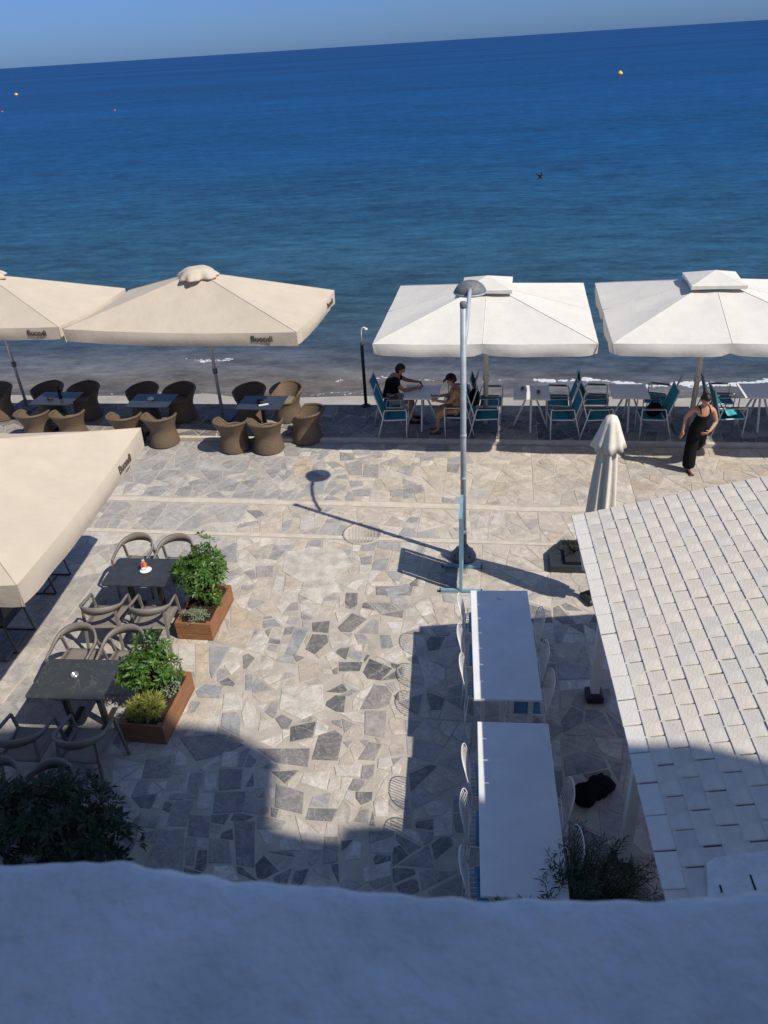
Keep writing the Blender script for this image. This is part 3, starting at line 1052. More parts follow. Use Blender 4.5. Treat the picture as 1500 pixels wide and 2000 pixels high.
for i in range(29):
    off = 0 if i % 2 else TL / 2
    for j in range(-1, 21):
        a0, a1 = j * TL + off, (j + 1) * TL + off
        a0, a1 = max(a0, 0), min(a1, 5.6)
        if a1 - a0 < .03:
            continue
        u = i * EXPO + EXPO / 2 + .022
        mid = (a0 + a1) / 2
        c = O0 + WW * (u + rnd.uniform(-.002, .002)) - VV * (mid + rnd.uniform(-.003, .003)) + UPV * (.012 + rnd.uniform(-.0015, .0015))
        tilt = Matrix.Rotation(.058 + rnd.uniform(-.010, .016), 3, 'Y')
        spin = Matrix.Rotation(rnd.uniform(-.007, .007), 3, 'Z')
        rot = RM @ spin @ tilt
        pu, pv, _ = project(*(c + Vector((2.07, 7.19, 0))))
        if -15 < pu < 1515 and 900 < pv < 1775:
            full = a1 - a0 > TL - .01
            me = (tfirst if i == 0 else rnd.choice(tmesh))
            o = bpy.data.objects.new('roof_tile', me)
            COL.objects.link(o)
            o.parent = canopy
            o.matrix_local = Matrix.Translation(c) @ rot.to_4x4() @ Matrix.Diagonal((1, (a1 - a0) / TL, 1, 1))
            n_tiles += 1
        else:
            spare.box(c, (EXPO + .03, a1 - a0 - .009, .022), rot=rot)
spare.build('roof_tile_field', M['tile'], canopy, kind='stuff')
print('tiles', n_tiles)
b = MB()
b.box(O0 + WW * 2.03 - VV * 2.8 - UPV * .035, (4.02, 5.57, .05), rot=RM)
b.build('roof_board', M['under'], canopy)
for a in (.06, 2.7, 5.4):
    b = MB()
    b.bar(O0 + WW * .02 - VV * a - UPV * .11, O0 + WW * 4.0 - VV * a - UPV * .11, .07, .10, up=UPV)
    b.build('rafter', M['white_paint'], canopy)
b = MB()
b.bar(O0 + WW * .36 - VV * .02 - UPV * .21, O0 + WW * .36 - VV * 5.55 - UPV * .21, .09, .10)
b.build('beam', M['white_paint'], canopy)
for px, py in ((.35, -.41), (.03, -2.64), (3.9, -.7), (3.6, -5.0)):
    top = 2.405 + .2437 * (px * VV.y - py * VV.x) - .28
    b = MB()
    b.box((px, py, top / 2), (.10, .10, top), R(-6.4), bev=.008)
    p = b.build('post', M['white_paint'], canopy)
    b = MB()
    b.box((px, py, .07), (.20, .20, .14), R(-6.4), bev=.03)
    b.build('post_foot', M['dark_metal'], canopy)
# mortar repair where the roof meets the house
def roof_pt(x, y, up):
    d = Vector((x - 2.07, y - 7.19, 0))
    u = d.dot(Vector((VV.y, -VV.x, 0)))
    v = -d.dot(VV)
    return O0 + WW * (u / math.cos(SLOPE)) - VV * v + UPV * up
pr = [(1.74, 2.4), (1.78, 2.6), (1.885, 2.9), (1.94, 2.925), (2.24, 2.90), (2.7, 2.86), (3.4, 2.8), (3.4, 1.9), (1.66, 1.9)]
b = MB()
lo = [roof_pt(x, y, .0) for x, y in pr]
hi = [roof_pt(x, y, .045) for x, y in pr]
n = len(pr)
b.add(lo + hi, [tuple(range(2 * n - 1, n - 1, -1))] + [((i + 1) % n, i, n + i, n + (i + 1) % n) for i in range(n)])
b.build('mortar_patch', M['plaster'], canopy)
for x, y in ((2.085, 2.72), (2.03, 2.52), (1.90, 2.72)):
    b = MB()
    c = roof_pt(x, y, .043)
    b.box(c, (.012, .10 if x > 2 else .05, .008), rot=RM)
    b.build('open_joint', M['dark_metal'], canopy)
# ---------------------------------------------------------------- parasols
def text_mesh(body, size):
    c = bpy.data.curves.new('lettering', 'FONT')
    c.body = body
    c.size = size
    c.extrude = .002
    c.offset = size * .03
    c.align_x = 'CENTER'
    o = bpy.data.objects.new('tmp', c)
    COL.objects.link(o)
    dg = bpy.context.evaluated_depsgraph_get()
    me = bpy.data.meshes.new_from_object(o.evaluated_get(dg))
    bpy.data.objects.remove(o)
    me.materials.clear()
    me.materials.append(M['print'])
    return me
LETTERS = text_mesh('Buondi', .155)

def parasol(name, label, cx, cy, s1, s2, rz, ze, za, drop, cloth, pole_m, z0, style, group, texts=()):
    root = thing(name, label, 'parasol', (cx, cy, z0), rz, group)
    ze, za = ze - z0, za - z0
    hx, hy = s1 / 2, s2 / 2
    seed = rnd.uniform(0, 90)
    cs = [(-hx, -hy), (hx, -hy), (hx, hy), (-hx, hy)]
    K = 14
    b = MB()
    eaves = []
    for q in range(4):
        a, c = cs[q], cs[(q + 1) % 4]
        n = K * 2
        grid = []
        for j in range(K + 1):
            f = j / K                       # 0 apex .. 1 eave
            row = []
            for i in range(n + 1):
                g = i / n
                x, y = (a[0] + (c[0] - a[0]) * g) * f, (a[1] + (c[1] - a[1]) * g) * f
                rib = min(g, 1 - g) if style == 'beige' else min(g, 1 - g, abs(g - .5))
                sag = -.035 * f * math.sin(PI * min(1, f)) * min(1, rib * 5) - (.05 if style == 'beige' else .018) * f * f * math.sin(PI * g) * (1 if style == 'beige' else abs(math.sin(2 * PI * g)))
                wr = (.007 * noise.noise(Vector((x * 2.2 + seed, y * 2.2, seed))) + .005 * noise.noise(Vector((x * 5 + seed, y * 5, seed)))) * min(1, rib * 8)
                z = za + (ze - za) * f + sag + wr
                row.append((x, y, z))
            grid.append(row)
        o = len(b.v)
        for row in grid:
            b.v += row
        for j in range(K):
            for i in range(n):
                p = o + j * (n + 1) + i
                b.f.append((p, p + n + 1, p + n + 2, p + 1))
                b.sm.append(True)
        eaves.append(grid[-1])
    can = b.build('canopy', M[cloth], root)
    for q in range(4):
        for g in ((0.0,) if style == 'beige' else (0.0, .5)):
            b = MB()
            pts = []
            for j in range(2, K + 1):
                f = j / K
                a, c = cs[q], cs[(q + 1) % 4]
                x, y = (a[0] + (c[0] - a[0]) * g) * f, (a[1] + (c[1] - a[1]) * g) * f
                z = za + (ze - za) * f - ((.018 * f * f * 0) if g else 0)
                pts.append((x, y, z + .003))
            b.tube(pts, .006, 5)
            b.build('seam', M[cloth], can)
    # valance, with a small fold and a slit near each corner
    for q in range(4):
        b = MB()
        ev = eaves[q]
        n = len(ev)
        a, c = cs[q], cs[(q + 1) % 4]
        ox, oy = (c[1] - a[1]), -(c[0] - a[0])
        ln = math.hypot(ox, oy)
        ox, oy = ox / ln, oy / ln
        rows = 5
        for j in range(rows + 1):
            f = j / rows
            for i, (x, y, z) in enumerate(ev):
                g = i / (n - 1)
                if style == 'beige':
                    d = drop * (1 + .03 * math.sin(g * 9 + seed))
                    bulge = .03 * math.sin(PI * f) * math.sin(PI * g) + .012 * math.sin(g * 34 + seed) * f * (1 if g < .12 or g > .88 else .25)
                    tuck = .02 * f * (1 if g < .02 or g > .98 else 0)
                else:
                    h = abs(math.sin(2 * PI * g))
                    d = drop * (.84 + .16 * min(1, h * 3.5))
                    bulge = .03 * math.sin(PI * f * .9) * h - .045 * f * (1 - min(1, h * 4)) + .012 * f * math.sin(g * 26 + seed)
                    tuck = 0
                b.v.append((x + ox * (bulge - tuck), y + oy * (bulge - tuck), z - d * f))
        for j in range(rows):
            for i in range(n - 1):
                p = j * n + i
                b.f.append((p, p + n, p + n + 1, p + 1))
                b.sm.append(True)
        b.build('valance', M[cloth], can)
    # vent cap
    b = MB()
    if style == 'beige':
        prof = [(.40, -.13), (.395, -.10), (.36, -.05), (.30, .0), (.21, .045), (.12, .06), (.0, .05)]
        b.lathe([(r, za + z + .03) for r, z in prof], n=56, fn=lambda a, z: 1 + .10 * math.cos(a * 4 + .8) + (.10 * math.sin(a * 7 + seed) + .07 * math.sin(a * 13 + 2 * seed)) * max(0, min(1, (za + .03 - z) / .10)))
    else:
        w, K2 = .47, 6
        for q in range(4):
            sx = [(-w, -w), (w, -w), (w, w), (-w, w)]
            a, c = sx[q], sx[(q + 1) % 4]
            o = len(b.v)
            b.v += [(0, 0, za + .15), (a[0], a[1], za - .005), ((a[0] + c[0]) / 2 * .97, (a[1] + c[1]) / 2 * .97, za - .012), (c[0], c[1], za - .005),
                    (a[0], a[1], za - .07), ((a[0] + c[0]) / 2 * .97, (a[1] + c[1]) / 2 * .97, za - .065), (c[0], c[1], za - .07)]
            b.f += [(o, o + 1, o + 2), (o, o + 2, o + 3), (o + 1, o + 4, o + 5, o + 2), (o + 2, o + 5, o + 6, o + 3)]
            b.sm += [False] * 4
    b.build('vent_cap', M[cloth], root)
    b = MB()
    r = .036 if style == 'beige' else .05
    b.tube([(0, 0, .02), (0, 0, za + .02)], r, 12)
    pole = b.build('pole', M[pole_m], root)
    b = MB()
    b.lathe([(r + .012, 1.02), (r + .018, 1.04), (r + .018, 1.12), (r + .012, 1.14)], n=12)
    b.build('collar', M['lamp_grey' if style == 'beige' else 'cream_pole'], pole)
    b = MB()
    b.box((0, 0, .03), (.62, .62, .06), bev=.012)
    b.build('base_plate', M['lamp_grey'], root)
    ends = cs if style == 'beige' else cs + [(0, -hy), (hx, 0), (0, hy), (-hx, 0)]
    for x, y in ends:
        b = MB()
        p1 = Vector((x * .985, y * .985, ze - .03))
        p0 = Vector((0, 0, za - .07))
        b.bar(p0, p1, .022, .03)
        rb = b.build('rib', M[pole_m], root)
        b = MB()
        b.bar(Vector((0, 0, za - .75)) + Vector((x, y, 0)).normalized() * .05, p0.lerp(p1, .5) - Vector((0, 0, .03)), .018, .022)
        b.build('strut', M[pole_m], rb)
    b = MB()
    b.lathe([(r + .01, za - .82), (r + .04, za - .80), (r + .04, za - .70), (r + .01, za - .68)], n=12)
    b.build('hub', M[pole_m], root)
    for side, g in texts:                  # lettering sewn on the valance
        q = side
        a, c = cs[q], cs[(q + 1) % 4]
        ev = eaves[q]
        p = Vector(ev[int(g * (len(ev) - 1))])
        dx = (Vector(c) - Vector(a)).normalized()
        out = Vector((dx.y, -dx.x, 0))
        o = bpy.data.objects.new('lettering', LETTERS)
        COL.objects.link(o)
        o.parent = can
        X = Vector((dx.x, dx.y, 0))
        o.matrix_local = Matrix.Translation(p + out * .024 - Vector((0, 0, drop * .62))) @ Matrix((X, Vector((0, 0, 1)), out)).transposed().to_4x4()
        b = MB()
        for k in range(3):
            b.tube([p + out * .024 + X * (-.02 + .05 * k) - Vector((0, 0, drop * .84)), p + out * .024 + X * (.02 + .05 * k) - Vector((0, 0, drop * .80))], .006, 5)
        b.build('printed_mark', M['print'], can)
    return root

GW, GB = 'white parasols over the seafront tables', 'beige parasols of the rattan cafe'
parasol('parasol', 'white square parasol with the street lamp in front of its canopy', 2.23, 14.6, 3.87, 3.76, R(-10.6), 2.5, 3.03, .22, 'white_cloth', 'cream_pole', TER, 'white', GW)
parasol('parasol', 'white square parasol behind the woman walking in black', 6.23, 13.86, 3.8, 3.76, R(-10.6), 2.5, 3.06, .22, 'white_cloth', 'cream_pole', TER, 'white', GW)
parasol('parasol', 'white square parasol beyond the picture edge past the walking woman', 10.28, 13.1, 3.8, 3.76, R(-10.6), 2.5, 3.06, .22, 'white_cloth', 'cream_pole', TER, 'white', GW)
parasol('parasol', 'wide beige parasol on the seafront with a crumpled vent cap and lettering at two corners', -3.47, 15.98, 4.89, 2.79, R(-13.5), 2.5, 3.27, .26, 'beige_cloth', 'grey_pole', TER, 'beige', GB, ((0, .885), (1, .85)))
parasol('parasol', 'beige parasol cut by the picture edge with rattan seats round its slim grey pole', -8.35, 17.28, 4.89, 2.79, R(-13.5), 2.5, 3.2, .25, 'beige_cloth', 'grey_pole', TER, 'beige', GB, ((0, .91),))
parasol('parasol', 'large beige parasol nearest the house beside the taupe chairs', -5.59, 8.49, 4.02, 3.73, R(-5.9), 2.5, 3.19, .28, 'beige_cloth', 'grey_pole', 0.008, 'beige', GB, ((1, .80),))

# closed parasol by the pavilion
root = thing('closed_parasol', 'closed cream parasol standing folded behind the tiled pavilion roof', 'parasol', (2.91, 8.70, .008))
def folds(a, z):
    return 1 + .20 * math.cos(a * 8 + .6) + .08 * math.cos(a * 3 + z * 2) + .03 * math.sin(a * 17)
b = MB()
b.lathe([(.05, .50), (.155, .53), (.185, .75), (.175, 1.3), (.15, 1.8), (.125, 2.2), (.105, 2.45), (.085, 2.62)], n=64, fn=folds)
fc = b.build('folded_canopy', M['cream_cloth'], root)
b = MB()
b.lathe([(.20, 2.45), (.17, 2.54), (.13, 2.68), (.10, 2.80), (.065, 2.88), (.0, 2.90)], n=48, fn=lambda a, z: 1 + (.13 * math.cos(a * 7) + .07 * math.cos(a * 4 + 1)) * max(0, min(1, (2.9 - z) / .3)))
b.build('hood', M['cream_cloth'], root)
b = MB()
b.tube([(0, 0, .05), (0, 0, 2.7)], .028, 10)
b.build('pole', M['cream_pole'], root)
b = MB()
b.box((0, 0, .05), (.26, .26, .10), R(20), bev=.02)
b.lathe([(.05, .10), (.05, .34), (.0, .34)], n=14)
b.build('base', M['dark_metal'], root)

# ---------------------------------------------------------------- seats and tables
def wicker_chair():
    root = thing('rattan_armchair', '', 'armchair')
    n = 40
    def rim(a):                                    # a=0 front
        k = abs((a + PI) % (2 * PI) - PI)
        f = min(1, max(0, (k - R(38)) / R(38)))
        f = f * f * (3 - 2 * f)
        return .44 + f * (.20 + .055 * max(0, (k - R(80)) / R(100)))
    b = MB()
    uvs = []
    lv = [(0, .315), (.10, .312), (.20, .29), (.30, .268), (.40, .272)]
    rows = 10
    for j in range(rows):
        for i in range(n + 1):
            a = 2 * PI * i / n
            top = rim(a)
            f = j / (rows - 1)
            z = .015 + (top - .015) * f
            zz = min(z, .40)
            r = .315
            for (z0, r0), (z1, r1) in zip(lv, lv[1:]):
                if z0 <= zz <= z1:
                    r = r0 + (r1 - r0) * (zz - z0) / (z1 - z0)
            if z > .40:
                r = .272 + (z - .40) * .36
            lean = -.06 * max(0, (z - .4) / .3) * (1 if math.cos(a) < 0 else .3)
            b.v.append((r * math.cos(a) + lean, r * math.sin(a), z))
            uvs.append((i / n * 1.9, z))
    for j in range(rows - 1):
        for i in range(n):
            p = j * (n + 1) + i
            b.f.append((p, p + 1, p + n + 2, p + n + 1))
            b.sm.append(True)
    base = len(b.v)
    for j in range(4):                              # inner wall down to the seat
        for i in range(n + 1):
            a = 2 * PI * i / n
            top = rim(a)
            f = j / 3
            z = top - (top - .39) * f
            r = .272 + max(0, z - .40) * .36 - .035
            lean = -.06 * max(0, (z - .4) / .3) * (1 if math.cos(a) < 0 else .3)
            b.v.append((r * math.cos(a) + lean, r * math.sin(a), z))
            uvs.append((i / n * 1.9, z + .3))
    for j in range(3):
        for i in range(n):
            p = base + j * (n + 1) + i
            b.f.append((p, p + 1, p + n + 2, p + n + 1))
            b.sm.append(True)
    me = b.mesh('rattan_body', M['wicker'])
    ul = me.uv_layers.new(name='UVMap')
    for lp in me.loops:
        ul.data[lp.index].uv = uvs[lp.vertex_index]
    o = bpy.data.objects.new('woven_body', me)
    COL.objects.link(o)
    o.parent = root
    b = MB()
    pts = []
    for i in range(n + 1):
        a = 2 * PI * i / n
        z = rim(a)
        r = .272 + max(0, z - .40) * .36 - .016
        lean = -.06 * max(0, (z - .4) / .3) * (1 if math.cos(a) < 0 else .3)
        pts.append((r * math.cos(a) + lean, r * math.sin(a), z + .004))
    b.tube(pts, .027, 8, cap=False)
    me = b.mesh('rolled_rim', M['wicker'])
    ul = me.uv_layers.new(name='UVMap')
    for lp in me.loops:
        k = lp.vertex_index
        ul.data[lp.index].uv = ((k // 8) / n * 1.9, (k % 8) * .02)
    o = bpy.data.objects.new('rolled_rim', me)
    COL.objects.link(o)
    o.parent = root
    b = MB()
    b.lathe([(.22, .385), (.225, .42), (.20, .435), (0, .44)], n=24)
    o = b.build('seat', M['taupe'], root)
    return root

def square_table(name, label, cat, w, d, h, top, leg, rz, loc, group, wide_legs=True):
    root = thing(name, label, cat, loc, rz, group)
    b = MB()
    b.box((0, 0, h - .012), (w, d, .024), bev=.006)
    b.build('tabletop', M[top], root)
    b = MB()
    b.box((0, 0, h / 2 - .02), (.075, .075, h - .06))
    b.build('column', M[leg], root)
    for sx in (-1, 1):
        b = MB()
        b.box((sx * w * .2, 0, .025), (.05, d * .75, .03), bev=.008)
        b.build('foot', M[leg], root)
        b = MB()
        b.bar((0, 0, h - .05), (sx * w * .42, 0, h - .035), .04, .02)
        b.build('arm', M[leg], root)
    b = MB()
    b.bar((-w * .2, 0, .03), (w * .2, 0, .03), .05, .03)
    b.build('foot_bar', M[leg], root)
    return root

TZ = TER + .008
GRT = 'dark square tables with rattan seats'
tabs = [((-2.38, 14.86), 'dark square table half in sunlight among five rattan armchairs'), ((-4.78, 15.36), 'dark square table with a small ashtray between the grouped rattan armchairs in shade'), ((-6.97, 15.83), 'dark square table beside the slim pole with a tall drink on it')]
for (x, y), lb in tabs:
    square_table('rattan_set_table', lb, 'table', .94, .70, .74, 'darktop', 'dark_metal', R(-10), (x, y, TZ), GRT)
GRC = 'rattan tub armchairs'
chairs_w = [((-2.98, 14.42), 78, 'sunlit rattan tub armchair backing onto the promenade near the umbrella pole'),
            ((-2.27, 14.28), 84, 'sunlit rattan tub armchair backing onto the promenade, between two others of the half-sunlit table'),
            ((-1.50, 14.62), 165, 'rattan tub armchair turned sideways at the end of the half-sunlit table'),
            ((-2.78, 15.72), -108, 'shaded rattan armchair on the sea side of the half-sunlit table, next to the umbrella pole'),
            ((-1.96, 15.66), -100, 'rattan armchair on the sea side with its back half lit by the sun'),
            ((-4.55, 14.90), 80, 'rattan tub armchair by the white kerb just past the nearest beige parasol'),
            ((-5.32, 15.06), 82, 'rattan tub armchair partly hidden behind the nearest beige parasol, facing the ashtray table'),
            ((-5.22, 16.16), -104, 'dark shaded rattan armchair on the sea side of the ashtray table, farther from the pole'),
            ((-4.36, 16.02), -98, 'dark rattan armchair on the sea side of the ashtray table, nearer the wide parasol pole'),
            ((-6.62, 15.38), 84, 'rattan tub armchair facing the drink table, its rim just above the nearest parasol'),
            ((-7.42, 15.52), 80, 'rattan tub armchair facing the drink table close to the slim pole'),
            ((-7.50, 16.62), -102, 'dark rattan armchair on the sea side of the drink table next to the slim pole'),
            ((-6.62, 16.46), -96, 'dark rattan armchair on the sea side of the drink table, away from the pole'),
            ((-8.72, 16.75), -92, 'dark rattan armchair cut by the picture edge beyond the slim pole')]
proto = None
for (x, y), a, lb in chairs_w:
    if proto is None:
        proto = wicker_chair()
        proto.location = (x, y, TZ if (x * nx_ + y * ny_) > 14.2 else .012)
        proto.rotation_euler = (0, 0, R(a))
        proto['label'] = lb
        proto['group'] = GRC
    else:
        dup(proto, (x, y, TZ if (x * nx_ + y * ny_) > 14.3 else .012), R(a), lb, GRC)

def sling_chair():
    root = thing('sling_armchair', '', 'armchair')
    r = .0125
    for sy in (-1, 1):
        y = sy * .265
        b = MB()
        b.tube([(.24, y, .0), (.25, y, .30), (.255, y, .625), (.245, y, .64), (-.17, y, .635), (-.19, y, .62), (-.27, y, .30), (-.35, y, .0)], r, 6, smooth=True)
        b.build('side_frame', M['frame_white'], root)
        b = MB()
        b.tube([(.26, y * .95, .425), (-.19, y * .95, .405), (-.22, y * .95, .42), (-.30, y * .95, .70), (-.395, y * .95, 1.0)], r, 6)
        b.build('rail', M['frame_white'], root)
        b = MB()
        b.box((.03, y, .655), (.36, .042, .018), bev=.006)
        b.build('armrest', M['armwood'], root)
    b = MB()
    b.tube([(.255, -.25, .42), (.255, .25, .42)], r, 6)
    b.build('front_rail', M['frame_white'], root)
    b = MB()
    b.tube([(-.395, -.25, .995), (-.395, .25, .995)], r, 6)
    b.build('top_rail', M['frame_white'], root)
    def sheet(pts, w, name):
        b = MB()
        n = 8
        for j, (x, z) in enumerate(pts):
            for i in range(n + 1):
                g = i / n * 2 - 1
                sag = -.016 * (1 - g * g)
                b.v.append((x + (sag * .6 if z > .5 else 0), g * w, z + (sag if z < .5 else 0)))
        m_ = len(pts)
        for j in range(m_ - 1):
            for i in range(n):
                p = j * (n + 1) + i
                b.f.append((p, p + 1, p + n + 2, p + n + 1))
                b.sm.append(True)
        o = b.build(name, M['teal'], root)
        md = o.modifiers.new('thick', 'SOLIDIFY')
        md.thickness = .006
    sheet([(.255, .432), (.1, .418), (-.05, .41), (-.19, .415)], .245, 'seat_sling')
    sheet([(-.205, .43), (-.245, .55), (-.30, .71), (-.35, .87), (-.393, .99)], .245, 'back_sling')
    return root

def trestle_table(label, loc, rz, w, d, group):
    root = thing('trestle_table', label, 'table', loc, rz, group)
    b = MB()
    b.box((0, 0, .735), (w, d, .028), bev=.006)
    b.build('tabletop', M['tabletop'], root)
    for dx, dy in ((1, 0), (-1, 0), (0, 1), (0, -1)):
        b = MB()
        b.bar((dx * .06, dy * .06, .72), (dx * .34, dy * .34, 0), .034, .034)
        b.build('leg', M['frame_white'], root)
    return root
GT = 'white square tables on splayed legs'
tpos = [(.95, 14.85), (3.14, 14.47), (5.05, 14.22), (7.50, 13.84)]
tl = ['white splayed-leg table between the seated man and the woman in the patterned dress',
      'white splayed-leg table with two small cups, past the umbrella pole from the seated couple',
      'bare white splayed-leg table between the cups table and the walking woman',
      'white splayed-leg table with a bright sunlit edge, cut by the picture edge']
for (x, y), lb in zip(tpos, tl):
    trestle_table(lb, (x, y, TZ), R(-10), .72, .72, GT)
proto = None
GS = 'teal sling armchairs on the seafront'
def place_sling(x, y, a, lb):
    global proto
    if proto is None:
        proto = sling_chair()
        proto.location = (x, y, TZ)
        proto.rotation_euler = (0, 0, R(a))
        proto['label'] = lb
        proto['group'] = GS
        return proto
    return dup(proto, (x, y, TZ), R(a), lb, GS)
def off(ti, s, t):
    p = Vector((*tpos[ti], 0)) + EV * s + NV * t
    return p.x, p.y
place_sling(.36, 14.52, -8, 'teal sling armchair standing empty in front of the seated man')
place_sling(.30, 15.16, -12, 'teal sling armchair the man in the dark shirt sits on')
place_sling(1.62, 14.44, 174, 'teal sling armchair the woman in the patterned dress sits on')
place_sling(*off(0, .74, .40), 168, 'teal sling armchair on the sea side beside the woman in the patterned dress')
place_sling(*off(1, -.90, -.36), -8, 'teal sling armchair facing the cups table, on the promenade side next to the lamp post')
place_sling(*off(1, -.84, .30), -12, 'teal sling armchair facing the cups table, on the sea side behind the white umbrella pole')
place_sling(*off(1, .60, -.36), 176, 'teal sling armchair on the promenade side of the cups table, turned towards the lamp post')
place_sling(*off(1, .58, .34), 168, 'teal sling armchair on the sea side of the cups table, turned towards the umbrella pole')
place_sling(*off(2, -.64, -.42), -6, 'teal sling armchair at the bare table, just behind the closed cream parasol')
place_sling(*off(2, -.62, .32), -14, 'teal sling armchair on the sea side of the bare table, seen over the closed parasol')
place_sling(*off(2, .42, -.40), 172, 'teal sling armchair with a black bag on its seat')
place_sling(*off(2, .66, .36), 152, 'teal sling armchair pulled out and turned askew behind the chair with the black bag')
place_sling(*off(3, -.62, -.38), -8, 'teal sling armchair with an aqua towel over its seat')
place_sling(*off(3, -.66, .34), -12, 'teal sling armchair on the sea side behind the one with the aqua towel')
place_sling(*off(3, .62, -.36), 172, 'teal sling armchair beyond the picture edge at the table with the sunlit edge')

# long white tables with wire chairs
def long_table(label, c, rz, w, ln):
    root = thing('long_dining_table', label, 'table', (*c, .008), rz, 'long white dining tables beside the pavilion')
    b = MB()
    b.box((0, 0, 1.023), (w, ln, .034), bev=.005)
    b.build('tabletop', M['tabletop'], root)
    for sx in (-1, 1):
        for sy in (-1, 1):
            b = MB()
            b.box((sx * (w / 2 - .10), sy * (ln / 2 - .14), .50), (.05, .05, 1.0))
            b.build('leg', M['frame_white'], root)
        b = MB()
        b.bar((sx * .05, -(ln / 2 - .14), .97), (sx * .05, -(ln / 2 - .14), .0), .05, .05)
        b.build('centre_leg', M['frame_white'], root)
    b = MB()
    b.box((0, 0, .98), (w - .16, ln - .25, .05))
    b.build('apron', M['frame_white'], root)
    return root
long_table('long white table with a small white disc at its far end, farther from the house', (1.278, 6.775), R(-6.2), .713, 1.885)
long_table('long white table nearest the house with the dark olive bush at its end', (1.053, 4.585), R(-7.0), .713, 1.885)

def wire_chair():
    root = thing('wire_chair', '', 'chair')
    def back(y, z):
        k = (z - .69) / .40
        return (-.205 - .085 * k + 0.7 * y * y * (.35 + .65 * k), y, z)
    hw, z0, z1 = .215, .70, 1.07
    out = []
    for i in range(33):
        g = i / 32
        a = PI * g
        y = -hw * (abs(math.cos(a)) ** .55) * (1 if math.cos(a) > 0 else -1) * -1
        z = z0 + (z1 - z0) * (math.sin(a) ** .5 if math.sin(a) > 0 else 0)
        out.append(back(y, z))
    b = MB()
    b.tube(out, .0058, 6)
    b.tube([back(-hw, z0), (-.20, 0, z0 - .01), back(hw, z0)], .0058, 6)
    fr = b.build('back_frame', M['wire_white'], root)
    for i in range(11):
        y = -hw + 2 * hw * (i + 1) / 12
        f = abs(y) / hw
        top = z0 + (z1 - z0) * (1 - f ** 3.6) ** .5
        b = MB()
        b.tube([back(y, z0 + (top - z0) * k / 4) for k in range(5)], .0042, 4, smooth=False)
        b.build('back_wire', M['wire_white'], fr)
    b = MB()
    sq = [(.22, -.20), (.22, .20), (-.20, .185), (-.20, -.185)]
    b.tube([(x, y, .67) for x, y in sq + sq[:1]], .0075, 6)
    for i in range(7):
        y = -.15 + .05 * i
        b.tube([(.22, y, .67), (-.20, y, .67)], .004, 4)
    b.build('seat_frame', M['wire_white'], root)
    b = MB()
    b.box((.03, 0, .692), (.345, .37, .04), bev=.015)
    b.build('cushion', M['blue_cushion'], root)
    for sx, sy in ((1, 1), (1, -1), (-1, 1), (-1, -1)):
        b = MB()
        b.tube([(sx * .18, sy * .16, .67), (sx * .245, sy * .21, .0)], .0075, 6)
        b.build('leg', M['wire_white'], root)
    for sx in (-1, 1):
        b = MB()
        b.tube([(sx * .222, -.192, .24), (sx * .222, .192, .24)], .006, 5)
        b.build('stretcher', M['wire_white'], root)
    return root
proto_wire = wire_chair()
GWC = 'white wire chairs with blue cushions'
def tl_pt(c, rz, x, y):
    v = Matrix.Rotation(rz, 3, 'Z') @ Vector((x, y, 0))
    return c[0] + v.x, c[1] + v.y
wc = []
A, B_ = ((1.278, 6.775), R(-6.2)), ((1.053, 4.585), R(-7.0))
for k, (tb, y, side, lb) in enumerate([
        (A, .74, -1, 'white wire chair at the far table, sunny side, closest to the blue sign stand'),
        (A, .13, -1, 'white wire chair at the far table, sunny side, middle of three'),
        (A, -.38, -1, 'white wire chair at the far table, sunny side, next to the gap between the tables'),
        (A, .46, 1, 'white wire chair at the far table, pavilion side, closest to the sea'),
        (A, -.14, 1, 'white wire chair at the far table, pavilion side, middle of three'),
        (A, -.61, 1, 'white wire chair at the far table, pavilion side, next to the gap between the tables'),
        (B_, .50, -1, 'white wire chair at the near table with a brightly lit back and pale blue cushion'),
        (B_, -.06, -1, 'white wire chair in shade beside the near-table one with the brightly lit back'),
        (B_, -.63, -1, 'white wire chair at the near table just above the parapet'),
        (B_, .14, 1, 'white wire chair at the near table, pavilion side, farther from the olive bush'),
        (B_, -.40, 1, 'white wire chair at the near table, pavilion side, half behind the olive bush')]):
    c, rz = tb
    x, y_ = tl_pt(c, rz, side * (.356 - .125 + rnd.uniform(-.015, .02)), y)
    a = rz + (0 if side < 0 else PI) + rnd.uniform(-.06, .06)
    if k == 0:
        proto_wire.location = (x, y_, .008)
        proto_wire.rotation_euler = (0, 0, a)
        proto_wire['label'] = lb
        proto_wire['group'] = GWC
    else:
        dup(proto_wire, (x, y_, .008), a, lb, GWC)

